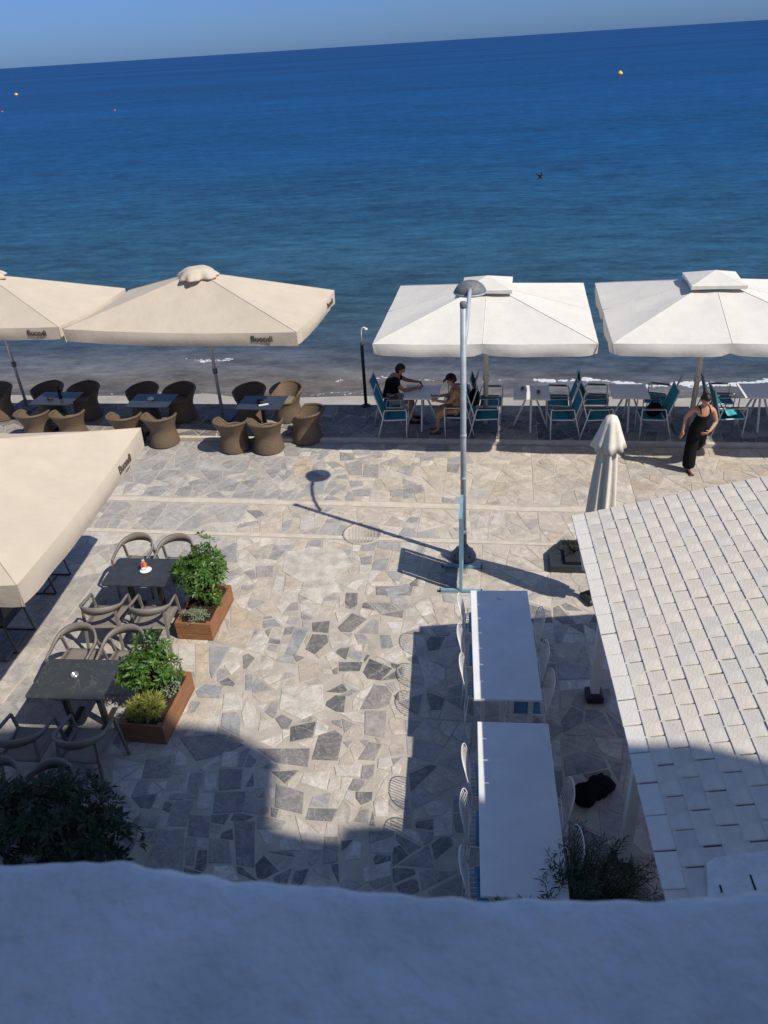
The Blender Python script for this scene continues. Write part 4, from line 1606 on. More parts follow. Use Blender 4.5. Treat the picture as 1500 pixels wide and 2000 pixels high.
# taupe plastic armchairs and their tables
def taupe_chair():
    root = thing('moulded_armchair', '', 'armchair')
    b = MB()                                   # one curved band makes arms and back
    n = 28
    pts = []
    for i in range(n + 1):
        g = i / n * 2 - 1
        a = g * R(118)
        x = -.04 - .25 * math.cos(a) if abs(g) < .78 else None
        if abs(g) <= .72:
            aa = g / .72 * R(90)
            pts.append((-.03 - .26 * math.cos(aa), .275 * math.sin(aa), .755 - .07 * (abs(g) / .72) ** 2, .125 - .085 * (abs(g) / .72) ** 1.5))
        else:
            f = (abs(g) - .72) / .28
            pts.append((-.03 + .26 * f, math.copysign(.275 - .01 * f, g), .685 - .03 * f, .040 - .008 * f))
    vs = []
    for x, y, z, h in pts:
        d = Vector((x + .03, y, 0))
        d = d.normalized() if d.length > .01 else Vector((-1, 0, 0))
        if x > -.03:
            d = Vector((0, math.copysign(1, y), 0))
        t = .010
        for k, (o_, zz) in enumerate(((t, -h / 2), (t, h / 2), (-t * 1.6, h / 2), (-t * 1.6, -h / 2))):
            vs.append((x + d.x * (o_ - (.02 if zz > 0 else 0) * -.5), y + d.y * o_, z + zz))
    fs = []
    for i in range(n):
        for k in range(4):
            fs.append((i * 4 + k, i * 4 + (k + 1) % 4, i * 4 + 4 + (k + 1) % 4, i * 4 + 4 + k))
    fs += [(0, 3, 2, 1), (n * 4, n * 4 + 1, n * 4 + 2, n * 4 + 3)]
    b.add(vs, fs, True)
    b.build('back_and_arms', M['taupe'], root)
    b = MB()
    for k in range(9):
        g = k / 8
        x = .235 - .46 * g
        z = .452 - .018 * math.sin(PI * g) - .012 * g
        for i in range(9):
            y = (i / 8 * 2 - 1) * (.235 - .02 * g)
            for dz in (0,):
                b.v.append((x, y, z - .008 * (1 - (i / 4 - 1) ** 2)))
    for k in range(8):
        for i in range(8):
            p = k * 9 + i
            b.f.append((p, p + 1, p + 10, p + 9))
            b.sm.append(True)
    o = b.build('seat', M['taupe'], root)
    md = o.modifiers.new('thick', 'SOLIDIFY')
    md.thickness = .022
    for sy in (-1, 1):
        b = MB()
        b.bar((.225, sy * .262, .645), (.285, sy * .268, .0), .030, .026)
        b.build('front_leg', M['taupe'], root)
        b = MB()
        b.bar((-.145, sy * .225, .70), (-.29, sy * .25, .0), .034, .028)
        b.build('rear_leg', M['taupe'], root)
        b = MB()
        b.bar((.235, sy * .245, .435), (-.20, sy * .232, .43), .025, .03)
        b.build('seat_rail', M['taupe'], root)
    return root
GTC = 'taupe moulded armchairs'
ch = [((-3.80, 9.72), -98, 'taupe armchair on the sea side of the packets table, clear of the bush'),
      ((-3.17, 9.62), -96, 'taupe armchair on the sea side of the packets table, half behind the tall bush'),
      ((-3.92, 8.47), 84, 'taupe armchair turned to the packets table, farther from the timber planters'),
      ((-3.24, 8.38), 84, 'taupe armchair turned to the packets table, beside the end of the tall planter'),
      ((-4.05, 7.60), -97, 'sunlit taupe armchair facing the house across the marbled table'),
      ((-3.40, 7.50), -97, 'taupe armchair facing the marbled table, half behind the lower bush'),
      ((-4.20, 6.22), 82, 'taupe armchair in shadow at the marbled table, cut by the picture edge'),
      ((-3.50, 6.14), 80, 'taupe armchair in shadow at the marbled table, next to the end of the lower planter'),
      ((-4.22, 5.42), -97, 'taupe armchair deep in shade at the picture edge above the dark bush'),
      ((-3.62, 5.34), -97, 'taupe armchair deep in shade, almost swallowed by the dark bush')]
proto_t = taupe_chair()
for k, ((x, y), a, lb) in enumerate(ch):
    if k == 0:
        proto_t.location = (x, y, .008)
        proto_t.rotation_euler = (0, 0, R(a))
        proto_t['label'] = lb
        proto_t['group'] = GTC
    else:
        dup(proto_t, (x, y, .008), R(a), lb, GTC)

def slate_table(label, c, rz, mname):
    root = thing('slate_table', label, 'table', (*c, .008), rz, 'dark slate tables with taupe armchairs')
    b = MB()
    w, d, r = .47, .33, .05
    poly = []
    for cx, cy, a0 in ((w - r, d - r, 0), (-w + r, d - r, 90), (-w + r, -d + r, 180), (w - r, -d + r, 270)):
        for k in range(5):
            a = R(a0 + 22.5 * k)
            poly.append((cx + r * math.cos(a), cy + r * math.sin(a)))
    b.prism(poly, .738, .760)
    b.build('tabletop', M[mname], root)
    for x in (-.22, .22):
        b = MB()
        b.box((x, 0, .37), (.06, .06, .73))
        b.build('column', M['dark_metal'], root)
        b = MB()
        b.box((x, 0, .02), (.07, .52, .035), bev=.01)
        b.build('foot', M['dark_metal'], root)
    b = MB()
    b.box((0, 0, .715), (.62, .42, .04))
    b.build('top_frame', M['dark_metal'], root)
    return root
def marble_mat():
    m, nt, bs = new_mat('veined_dark_stone')
    L = nt.links.new
    co = N(nt, 'ShaderNodeTexCoord').outputs['Object']
    n1 = N(nt, 'ShaderNodeTexNoise', i_Scale=3.0, i_Detail=8.0, i_Distortion=1.6)
    L(co, n1.inputs['Vector'])
    cr = N(nt, 'ShaderNodeValToRGB')
    e = cr.color_ramp.elements
    e[0].position, e[0].color = .49, (.045, .052, .060, 1)
    e[1].position, e[1].color = .51, (.045, .052, .060, 1)
    k = e.new(.50)
    k.color = (.11, .118, .125, 1)
    L(n1.outputs['Fac'], cr.inputs[0])
    L(cr.outputs[0], bs.inputs['Base Color'])
    bs.inputs['Roughness'].default_value = .4
    return m
M['marble'] = marble_mat()
slate_table('dark slate table with a white plate and coloured packets beside the tall planter bush', (-3.52, 9.04), R(-8), 'slate_top')
slate_table('dark veined slate table with a steel ashtray beside the lower planter bush', (-3.80, 6.90), R(-7), 'marble')

# dark sled-base chairs in the shade of the nearest parasol
def sled_chair():
    root = thing('sled_chair', '', 'chair')
    for sy in (-1, 1):
        b = MB()
        y = sy * .25
        b.tube([(-.20, y, .80), (-.17, y, .46), (-.22, y, .02), (-.20, y, .013), (.22, y, .013), (.24, y, .02), (.20, y, .46)], .014, 6)
        b.tube([(.20, y, .46), (-.17, y, .46)], .014, 6)
        b.build('side_frame', M['dark_metal'], root)
    b = MB()
    b.tube([(.0, -.25, .013), (.0, .25, .013)], .012, 6)
    b.build('cross_bar', M['dark_metal'], root)
    b = MB()
    b.box((.01, 0, .47), (.42, .47, .03), bev=.01)
    b.build('seat', M['dark_metal'], root)
    b = MB()
    b.box((-.195, 0, .70), (.025, .47, .22), rot=Matrix.Rotation(R(-5), 3, 'Y'), bev=.008)
    b.build('backrest', M['dark_metal'], root)
    return root
ps = sled_chair()
GSC = 'dark sled-base chairs under the nearest beige parasol'
for k, ((x, y), a, lb) in enumerate([((-5.33, 9.95), 172, 'dark sled-base chair under the nearest beige parasol, closer to the sea'), ((-5.42, 8.60), 172, 'dark sled-base chair under the nearest beige parasol, by its hanging corner')]):
    if k == 0:
        ps.location, ps.rotation_euler = (x, y, .008), (0, 0, R(a))
        ps['label'], ps['group'] = lb, GSC
    else:
        dup(ps, (x, y, .008), R(a), lb, GSC)
# ---------------------------------------------------------------- planters and plants
def foliage(b, tones, centres, leaf, n_leaf, spread, up=.35, curl=.25, wide=.36):
    """leaf rosettes: every leaf is a small folded blade"""
    for c, ax, tone0 in centres:
        ax = Vector(ax).normalized()
        u = ax.cross(Vector((.31, .2, .93))).normalized()
        w = ax.cross(u)
        ph = rnd.uniform(0, 6)
        for k in range(n_leaf):
            a = ph + k * 2.399
            el = up + spread * rnd.uniform(-.5, 1.0)
            d = (u * math.cos(a) + w * math.sin(a)) * math.cos(el) + ax * math.sin(el)
            side = d.cross(ax)
            if side.length < .05:
                continue
            side.normalize()
            L_ = leaf * rnd.choice((rnd.uniform(.4, .8), rnd.uniform(.7, 1.25)))
            nrm = side.cross(d)
            q = Vector(c) + d * .012
            m1 = q + d * L_ * .5 - nrm * L_ * .03
            tip = q + d * L_ - nrm * L_ * curl * rnd.uniform(.2, 1)
            s1 = side * L_ * wide * .5
            o = len(b.v)
            b.v += [tuple(q), tuple(m1 + s1 + nrm * L_ * .05), tuple(tip), tuple(m1 - s1 + nrm * L_ * .05), tuple(m1)]
            b.f += [(o, o + 4, o + 1), (o + 1, o + 4, o + 2), (o, o + 3, o + 4), (o + 4, o + 3, o + 2)]
            b.sm += [False] * 4
            t = min(1, max(0, tone0 + rnd.uniform(-.25, .25)))
            tones += [t] * 4

def build_leaves(b, tones, name, m, root, kind='stuff'):
    o = b.build(name, M[m], root, kind=kind)
    at = o.data.attributes.new('tone', 'FLOAT', 'FACE')
    at.data.foreach_set('value', tones)
    return o

def shrub(name, label, cat, base, lobes, m, leaf, n_ros, n_leaf, up=.35, spread=.5, stems=8, wide=.36, group=None):
    root = thing(name, label, cat, base, 0, group)
    b, tones, st_ = MB(), [], MB()
    tips = []
    tot = sum(r[0] * r[1] * r[2] for _, r in lobes)
    for (cx, cy, cz), (rx, ry, rz) in lobes:
        for _ in range(int(n_ros * rx * ry * rz / tot)):
            while True:
                d = Vector((rnd.gauss(0, 1), rnd.gauss(0, 1), rnd.gauss(0, 1) + .25))
                if d.length > .1:
                    break
            d.normalize()
            r = rnd.uniform(.25, 1.0) ** .45 * (1 + .16 * noise.noise(d * 3 + Vector((cx * 7, cy, cz))))
            p = Vector((cx + d.x * rx * r, cy + d.y * ry * r, cz + d.z * rz * r))
            if p.z < .03 or noise.noise(p * 6 + Vector((base[0], base[1], 0))) < -.22:
                continue
            ax = (Vector((d.x / rx, d.y / ry, d.z / rz)).normalized() + Vector((0, 0, .6))).normalized()
            tips.append((p, ax, rnd.uniform(.15, .75)))
    foliage(b, tones, tips, leaf, n_leaf, spread, up, wide=wide)
    build_leaves(b, tones, 'foliage', m, root)
    for p, ax, _ in rnd.sample(tips, min(stems * 5, len(tips))):
        k = Vector((p.x * .15, p.y * .15, 0))
        mid = k.lerp(p, .55) + Vector((rnd.uniform(-.02, .02), rnd.uniform(-.02, .02), -.03))
        st_.tube([k, mid, p], [.008, .006, .003], 5)
    st_.build('stems', M['twig'], root)
    return root

def planter(label, c, rz, w, ln, h, group):
    root = thing('timber_planter', label, 'planter', (*c, .008), rz, group)
    nb = 3
    bh = h / nb
    for k in range(nb):
        z = bh * (k + .5)
        for sy in (-1, 1):
            b = MB()
            b.box((0, sy * (ln / 2 - .015), z), (w, .03, bh - .004), bev=.004)
            b.build('plank', M['cedar'], root)
        for sx in (-1, 1):
            b = MB()
            b.box((sx * (w / 2 - .015), 0, z), (.03, ln - .062, bh - .004), bev=.004)
            b.build('plank', M['cedar'], root)
    for sx in (-1, 1):
        for sy in (-1, 1):
            b = MB()
            b.box((sx * (w / 2 - .055), sy * (ln / 2 - .055), h / 2), (.045, .045, h - .01))
            b.build('corner_block', M['cedar'], root)
    b = MB()
    b.box((0, 0, h - .06), (w - .07, ln - .07, .06))
    b.build('soil', M['soil'], root)
    return root
GP = 'stained timber planters between the taupe tables'
planter('stained timber planter holding the tall glossy bush and silver ground cover', (-2.67, 8.83), R(-10.5), .52, .92, .29, GP)
planter('stained timber planter holding the lower bush and the yellow-green tuft, one end in shadow', (-2.94, 6.99), R(-10.5), .54, .94, .30, GP)
shrub('bush', 'tall glossy green bush filling the timber planter beside the packets table', 'shrub', (-2.66, 8.98, .26),
      [((0, -.03, .42), (.34, .32, .34)), ((.10, .08, .82), (.17, .18, .24)), ((-.2, .05, .5), (.22, .2, .22)), ((.16, .05, .55), (.2, .22, .25))], 'leaf', .088, 420, 9)
shrub('bush', 'lower glossy green bush with open branches in the timber planter beside the veined table', 'shrub', (-2.98, 7.16, .26),
      [((-.05, 0, .36), (.34, .26, .24)), ((.03, .10, .62), (.20, .16, .20)), ((-.22, -.02, .34), (.2, .2, .18)), ((.2, .02, .34), (.15, .2, .2))], 'leaf', .088, 270, 8)
shrub('ground_cover_plant', 'silvery green ground cover at the end of the tall bush planter', 'plant', (-2.76, 8.52, .27),
      [((0, 0, .05), (.20, .13, .08))], 'leaf_silver', .032, 240, 6, stems=2)
shrub('thyme_tuft', 'yellow-green upright tuft at the end of the lower bush planter', 'plant', (-3.00, 6.72, .26),
      [((-.04, 0, .10), (.17, .14, .13)), ((.08, .03, .13), (.12, .12, .15))], 'leaf_yellow', .085, 330, 7, up=1.0, spread=.4, wide=.11, stems=6)
shrub('grey_leaved_plant', 'small blue-grey leaved plant tucked beside the lower bush', 'plant', (-2.78, 7.12, .26),
      [((0, 0, .10), (.10, .16, .10))], 'leaf_silver', .05, 70, 7, stems=2)
shrub('flowering_plant', 'low plant with tiny yellow flowers at the edge of the tall bush planter', 'plant', (-2.47, 8.86, .27),
      [((0, 0, .06), (.07, .16, .09))], 'leaf', .04, 90, 6, stems=2)
fl = bpy.data.objects[[o.name for o in bpy.data.objects if o.name.startswith('flowering_plant')][0]]
for dx, dy in ((.03, -.06), (.05, .05), (-.01, -.02)):
    b = MB()
    for k in range(6):
        a = k * PI / 3
        b.add([(dx, dy, .16), (dx + .022 * math.cos(a), dy + .022 * math.sin(a), .165), (dx + .022 * math.cos(a + .8), dy + .022 * math.sin(a + .8), .165)], [(0, 1, 2)])
    b.build('flower', M['yellow'], fl)
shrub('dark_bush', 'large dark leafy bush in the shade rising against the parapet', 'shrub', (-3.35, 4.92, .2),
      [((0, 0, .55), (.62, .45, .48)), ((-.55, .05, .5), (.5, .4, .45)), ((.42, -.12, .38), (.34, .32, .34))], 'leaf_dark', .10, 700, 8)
db = [o for o in bpy.data.objects if o.name == 'dark_bush'][0]
b = MB()
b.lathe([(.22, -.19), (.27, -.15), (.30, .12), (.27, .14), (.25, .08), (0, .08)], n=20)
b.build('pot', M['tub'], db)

# olive-like bush at the end of the near table: long sprays of narrow leaves
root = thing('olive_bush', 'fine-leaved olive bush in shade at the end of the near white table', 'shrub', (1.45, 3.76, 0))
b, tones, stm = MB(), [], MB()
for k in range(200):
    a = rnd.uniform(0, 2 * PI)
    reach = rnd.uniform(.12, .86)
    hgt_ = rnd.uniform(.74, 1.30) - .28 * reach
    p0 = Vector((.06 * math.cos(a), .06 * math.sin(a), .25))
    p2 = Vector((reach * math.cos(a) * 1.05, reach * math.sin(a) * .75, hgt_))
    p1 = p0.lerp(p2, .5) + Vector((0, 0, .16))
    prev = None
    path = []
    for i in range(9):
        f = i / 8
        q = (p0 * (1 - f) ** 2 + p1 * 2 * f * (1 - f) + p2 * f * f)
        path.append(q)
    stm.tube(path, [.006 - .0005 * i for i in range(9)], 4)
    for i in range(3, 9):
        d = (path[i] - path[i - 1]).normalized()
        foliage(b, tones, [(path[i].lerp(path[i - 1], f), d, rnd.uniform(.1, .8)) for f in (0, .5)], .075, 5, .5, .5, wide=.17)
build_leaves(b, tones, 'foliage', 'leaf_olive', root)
stm.build('branches', M['twig'], root)
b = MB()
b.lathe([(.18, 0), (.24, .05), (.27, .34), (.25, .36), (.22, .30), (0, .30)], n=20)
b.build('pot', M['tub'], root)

# ---------------------------------------------------------------- street furniture
root = thing('street_lamp', 'galvanised street lamp post with a weathered dome shade on a curved arm', 'street lamp', (1.21, 9.98, .008))
b = MB()
b.lathe([(.20, 0), (.205, .03), (.19, .06), (.14, .13), (.085, .19), (.075, .22)], n=24)
base = b.build('base_cover', M['lamp_grey'], root)
for k in range(4):
    b = MB()
    a = k * PI / 2 + .5
    b.lathe([(.016, 0), (.016, .03), (0, .032)], (.165 * math.cos(a), .165 * math.sin(a), .075), 6)
    b.build('bolt', M['dark_metal'], base)
b = MB()
b.tube([(0, 0, .2), (0, 0, .52)], .052, 14)
b.build('sleeve', M['lamp_grey'], root)
b = MB()
b.tube([(0, 0, .5), (0, 0, 1.95), (0, 0, 4.0)], [.044, .042, .040], 14)
pole = b.build('pole', M['galv'], root)
b = MB()
b.lathe([(.042, 3.98), (.046, 4.0), (.046, 4.05), (.036, 4.06), (0, 4.06)], n=14)
b.build('cap', M['lamp_grey'], pole)
for z in (1.40, 2.1):
    b = MB()
    b.lathe([(.043, z), (.048, z + .01), (.048, z + .04), (.043, z + .05)], n=14)
    b.build('band', M['galv'], pole)
b = MB()
path = [(.02, .05, 3.40), (.025, .09, 3.44)]
for i in range(1, 9):
    f = i / 8
    path.append((.03 + .19 * f, .09 + .92 * f ** 1.25, 3.44 + .50 * math.sin(PI / 2 * f) ** .9))
b.tube(path, .029, 10)
b.build('arm', M['galv'], root)
b = MB()
hx, hy, hz = .24, 1.14, 3.86
b.lathe([(.225, -.02), (.235, .0), (.225, .04), (.185, .10), (.12, .145), (.05, .163), (0, .168)], (hx, hy, hz), 28)
sh = b.build('lamp_shade', M['lamp_grey'], root)
b = MB()
b.lathe([(0, -.045), (.12, -.04), (.19, -.02), (.215, -.005)], (hx, hy, hz), 24)
b.build('lens', M['porcelain'], sh)
b = MB()
b.lathe([(.237, -.012), (.246, 0), (.237, .014)], (hx, hy, hz), 28)
b.build('shade_rim', M['galv'], sh)

root = thing('shower_post', 'slim dark beach shower post with a pale bent pipe at the sea wall', 'shower', (-.25, 16.05, TER + .006))
b = MB()
b.tube([(0, 0, 0), (0, 0, 1.46)], .038, 10)
b.build('post', M['dark_metal'], root)
b = MB()
b.tube([(0, 0, 1.44), (.005, 0, 1.70), (.02, -.005, 1.77), (.06, -.01, 1.81), (.10, -.015, 1.80)], .015, 8)
pp = b.build('pipe', M['frame_white'], root)
b = MB()
b.lathe([(.045, -.035), (.04, -.01), (.015, .01), (0, .012)], (.11, -.015, 1.79), 12)
b.build('shower_head', M['frame_white'], pp)
b = MB()
b.lathe([(.10, 0), (.10, .02), (.05, .035), (0, .035)], n=14)
b.build('foot_plate', M['dark_metal'], root)

# blue sign stand seen along its board
root = thing('sign_stand', 'blue painted sign stand seen edge-on in front of the street lamp', 'sign', (1.108, 9.395, .008), math.atan2(.61, .092))
hl = .31
for sx in (-1, 1):
    b = MB()
    b.bar((sx * hl, 0, 0.02), (sx * hl, 0, 1.29), .045, .045)
    b.build('upright', M['blue_paint'], root)
    b = MB()
    b.bar((sx * hl, -.30, .022), (sx * hl, .30, .022), .045, .04)
    f = b.build('foot', M['blue_paint'], root)
    for sy in (-1, 1):
        b = MB()
        b.box((sx * hl, sy * .305, .022), (.05, .02, .046), bev=.004)
        b.build('end_cap', M['dark_metal'], f)
for z in (1.268, .13):
    b = MB()
    b.bar((-hl + .024, 0, z), (hl - .024, 0, z), .045, .045)
    b.build('rail', M['blue_paint'], root)
b = MB()
b.box((0, 0, .72), (2 * hl - .10, .02, .98))
b.build('board', M['dark_metal'], root)
b = MB()
b.bar((-hl + .026, 0, .20), (hl - .026, 0, .20), .03, .03)
b.build('lower_bar', M['blue_paint'], root)

# dark clipped-corner tub with a bare little plant next to the pavilion
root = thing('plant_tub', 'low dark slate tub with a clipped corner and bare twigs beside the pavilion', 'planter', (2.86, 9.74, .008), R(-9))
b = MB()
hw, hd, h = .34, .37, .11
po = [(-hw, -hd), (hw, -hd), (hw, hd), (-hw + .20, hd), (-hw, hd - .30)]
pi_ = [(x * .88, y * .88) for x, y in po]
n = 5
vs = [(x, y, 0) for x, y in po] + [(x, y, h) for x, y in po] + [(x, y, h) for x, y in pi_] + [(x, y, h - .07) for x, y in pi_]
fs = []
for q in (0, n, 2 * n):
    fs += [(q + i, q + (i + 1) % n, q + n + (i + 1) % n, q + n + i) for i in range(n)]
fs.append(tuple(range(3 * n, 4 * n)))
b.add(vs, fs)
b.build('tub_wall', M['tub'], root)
b = MB()
b.box((.04, -.02, h - .03), (.30, .40, .04))
b.build('inner_tray', M['dark_metal'], root)
b = MB()
for k in range(9):
    a = rnd.uniform(0, 2 * PI)
    r_, zz = rnd.uniform(.12, .26), rnd.uniform(.2, .34)
    b.tube([(.02, .05, h - .04), (.02 + r_ * .5 * math.cos(a), .05 + r_ * .5 * math.sin(a), zz * .8), (.02 + r_ * math.cos(a), .05 + r_ * math.sin(a), zz)], [.012, .008, .004], 5)
b.build('twigs', M['twig'], root)

root = thing('manhole_cover', 'round ribbed manhole cover set in the paving under the lamp shadow', 'manhole cover', (-.38, 10.85, .0))
b = MB()
b.lathe([(.34, 0), (.34, .014), (.30, .016), (.295, .008), (.0, .008)], n=28)
b.build('rim', M['mortar'], root)
for k in range(9):
    b = MB()
    x = -.22 + .055 * k
    w = math.sqrt(.27 ** 2 - x * x)
    b.box((x, 0, .0095), (.026, 2 * w, .005))
    b.build('rib', M['mortar'], root)

# ---------------------------------------------------------------- small things on the tables
def small(name, label, cat, loc, shapes):
    root = thing(name, label, cat, loc)
    for nm, m, fn in shapes:
        b = MB()
        fn(b)
        b.build(nm, M[m], root)
    return root
small('plate', 'white saucer under the coloured packets on the slate table', 'plate', (-3.45, 9.06, .768), [('dish', 'porcelain', lambda b: b.lathe([(.05, 0), (.085, .012), (.08, .013), (0, .006)], n=20))])
small('packet_stand', 'stand of pink and orange packets on the dark slate table', 'packet stand', (-3.47, 9.08, .778), [
    ('holder', 'porcelain', lambda b: b.box((0, 0, .02), (.07, .06, .04), bev=.01)),
    ('packet', 'pink', lambda b: b.box((-.018, -.01, .075), (.03, .018, .11), rot=Matrix.Rotation(.15, 3, 'Y'))),
    ('packet', 'orange', lambda b: b.box((.018, -.006, .08), (.03, .018, .12), rot=Matrix.Rotation(-.12, 3, 'Y'))),
    ('packet', 'pink', lambda b: b.box((.03, .02, .06), (.022, .016, .08))),
    ('packet', 'porcelain', lambda b: b.box((0, .02, .09), (.03, .016, .12)))])
small('ashtray', 'shiny steel ashtray on the veined slate table', 'ashtray', (-3.80, 6.93, .768), [('bowl', 'steel', lambda b: b.lathe([(.035, 0), (.048, .012), (.046, .045), (.038, .042), (.03, .012), (0, .01)], n=18))])
small('ashtray', 'small pale ashtray on the shaded dark table between rattan armchairs', 'ashtray', (-4.80, 15.38, TZ + .74), [('bowl', 'porcelain', lambda b: b.lathe([(.05, 0), (.07, .02), (.065, .05), (.055, .045), (0, .015)], n=16))])
small('ashtray', 'dark ashtray on the half-sunlit square table', 'ashtray', (-2.42, 14.84, TZ + .74), [('bowl', 'dark_metal', lambda b: b.lathe([(.05, 0), (.075, .02), (.07, .055), (.058, .05), (0, .015)], n=16))])
small('menu_card', 'white card lying on the half-sunlit square table', 'card', (-2.33, 14.72, TZ + .741), [('card', 'porcelain', lambda b: b.box((0, 0, .003), (.20, .07, .005), .3))])
small('tall_drink', 'tall dark glass bottle standing on the table by the slim pole', 'bottle', (-6.86, 15.80, TZ + .74), [('bottle', 'black_cloth', lambda b: b.lathe([(.035, 0), (.038, .12), (.03, .17), (.013, .21), (.013, .27), (0, .272)], n=14))])
small('ashtray', 'dark ashtray beside the bottle on the table by the slim pole', 'ashtray', (-7.08, 15.78, TZ + .74), [('bowl', 'dark_metal', lambda b: b.lathe([(.05, 0), (.07, .02), (.065, .05), (.055, .045), (0, .015)], n=16))])
for k, (dx, dy, lb) in enumerate(((-.16, .12, 'small dark cup on the white table, nearer the umbrella pole'), (.12, -.10, 'small dark cup on the white table, nearer the promenade edge'))):
    small('cup', lb, 'cup', (tpos[1][0] + dx, tpos[1][1] + dy, TZ + .75), [('bowl', 'lamp_grey', lambda b: b.lathe([(.025, 0), (.036, .05), (.038, .07), (.033, .068), (.02, .01), (0, .01)], n=14)), ('saucer', 'porcelain', lambda b: b.lathe([(.04, -.001), (.062, .008), (0, .004)], n=14))])
small('round_disc', 'small white disc lying at the far end of the long white table', 'coaster', (1.365, 7.56, 1.048), [('disc', 'porcelain', lambda b: b.lathe([(.035, 0), (.04, .006), (.034, .014), (0, .014)], n=16))])
small('bag', 'black rounded bag resting on a teal sling seat', 'bag', (off(2, .44, -.40)[0], off(2, .44, -.40)[1], TZ + .425), [
    ('sack', 'black_cloth', lambda b: b.lathe([(.10, 0), (.15, .05), (.155, .13), (.12, .20), (.05, .235), (0, .24)], n=18, fn=lambda a, z: 1 + .1 * math.sin(a * 2))),
    ('handle', 'black_cloth', lambda b: b.tube([(-.07, 0, .21), (-.05, 0, .30), (.05, 0, .30), (.07, 0, .21)], .010, 6))])
def towel(b):
    n = 10
    for j in range(n + 1):
        for i in range(5):
            f = j / n
            x = -.20 + .34 * min(1, f * 1.3)
            z = .43 + (.22 * (1 - f * 3) if f < .33 else 0) + .012 * math.sin(i * 2 + j) + (.05 * math.sin((f - .33) * 4.6) if f > .33 else 0)
            b.v.append((x + .01 * math.sin(j * 2.1), -.2 + .09 * i, z))
    for j in range(n):
        for i in range(4):
            p = j * 5 + i
            b.f.append((p, p + 1, p + 6, p + 5))
            b.sm.append(True)
tw = small('towel', 'aqua towel lying over the seat of a teal sling armchair', 'towel', (*off(3, -.62, -.38), TZ + .006), [('cloth', 'aqua', towel)])
tw.rotation_euler = (0, 0, R(-8))
small('sports_bag', 'black bag on the ground in the shade under the pavilion', 'bag', (2.05, 5.42, .008), [
    ('body', 'black_cloth', lambda b: b.lathe([(.21, 0), (.23, .03), (.20, .09), (.12, .13), (.04, .14), (0, .14)], n=28, fn=lambda a, z: .82 + .34 * math.cos(2 * a - 1.0) + .07 * math.sin(5 * a) + .04 * math.sin(9 * a + z * 20))),
    ('strap', 'black_cloth', lambda b: b.tube([(-.14, -.06, .15), (-.08, -.05, .24), (.08, .05, .24), (.14, .06, .15)], .012, 6))])

# ---------------------------------------------------------------- far things on the water
def buoy(label, loc, r, m):
    root = thing('buoy', label, 'buoy', loc)
    b = MB()
    b.lathe([(0, -.3 * r), (.8 * r, -.25 * r), (r, .1 * r), (.85 * r, .55 * r), (.35 * r, 1.0 * r), (.12 * r, 1.15 * r), (0, 1.15 * r)], n=18)
    b.build('float', M[m], root)
    b = MB()
    b.tube([(0, 0, 1.1 * r), (0, 0, 2.2 * r)], .07 * r, 6)
    b.build('staff', M['dark_metal'], root)
    b = MB()
    b.lathe([(1.0 * r, -.05 * r), (1.04 * r, .08 * r), (.99 * r, .18 * r)], n=18)
    b.build('collar', M['lamp_grey'], root)
    return root
GBU = 'marker buoys on the sea'
buoy('yellow marker buoy out on the sea above the walking woman', (54.9, 182.4, SEA_Z), .58, 'yellow')
buoy('distant yellow marker buoy on the sea above the edge of the beige parasols', (-116.1, 301.8, SEA_Z), .62, 'yellow')
buoy('tiny pink float far out on the sea above the wide beige parasol', (-46.5, 167.2, SEA_Z), .20, 'buoy_pink')
buoy('tiny pink float on the sea at the very edge of the picture', (-77.3, 190.6, SEA_Z), .20, 'buoy_pink')
root = thing('bird', 'small dark bird flying low over the sea', 'bird', (5.09, 23.75, 3.5), R(-35))
root.rotation_euler = (R(48), R(38), R(-10))
b = MB()
b.tube([(-.09, 0, 0), (-.06, 0, .004), (0, 0, .01), (.06, 0, .006), (.10, 0, 0)], [.004, .016, .022, .016, .003], 8)
b.build('body', M['black_cloth'], root)
for sy in (-1, 1):
    b = MB()
    vs = [(.045, sy * .01, .012), (.03, sy * .075, .03), (-.045, sy * .165, .018), (-.015, sy * .07, .026), (-.03, sy * .01, .012)]
    vs2 = [(x, y, z - .006) for x, y, z in vs]
    b.add(vs + vs2, [(0, 1, 2, 3, 4), (9, 8, 7, 6, 5)] + [(i, 5 + i, 5 + (i + 1) % 5, (i + 1) % 5) for i in range(5)])
    b.build('wing', M['black_cloth'], root)
b = MB()
b.add([(-.08, -.006, .002), (-.15, -.03, 0), (-.12, 0, 0), (-.15, .03, 0), (-.08, .006, .002), (-.10, 0, -.006)], [(0, 1, 2), (2, 3, 4), (0, 2, 4), (0, 5, 1), (4, 3, 5)])
b.build('tail', M['black_cloth'], root)
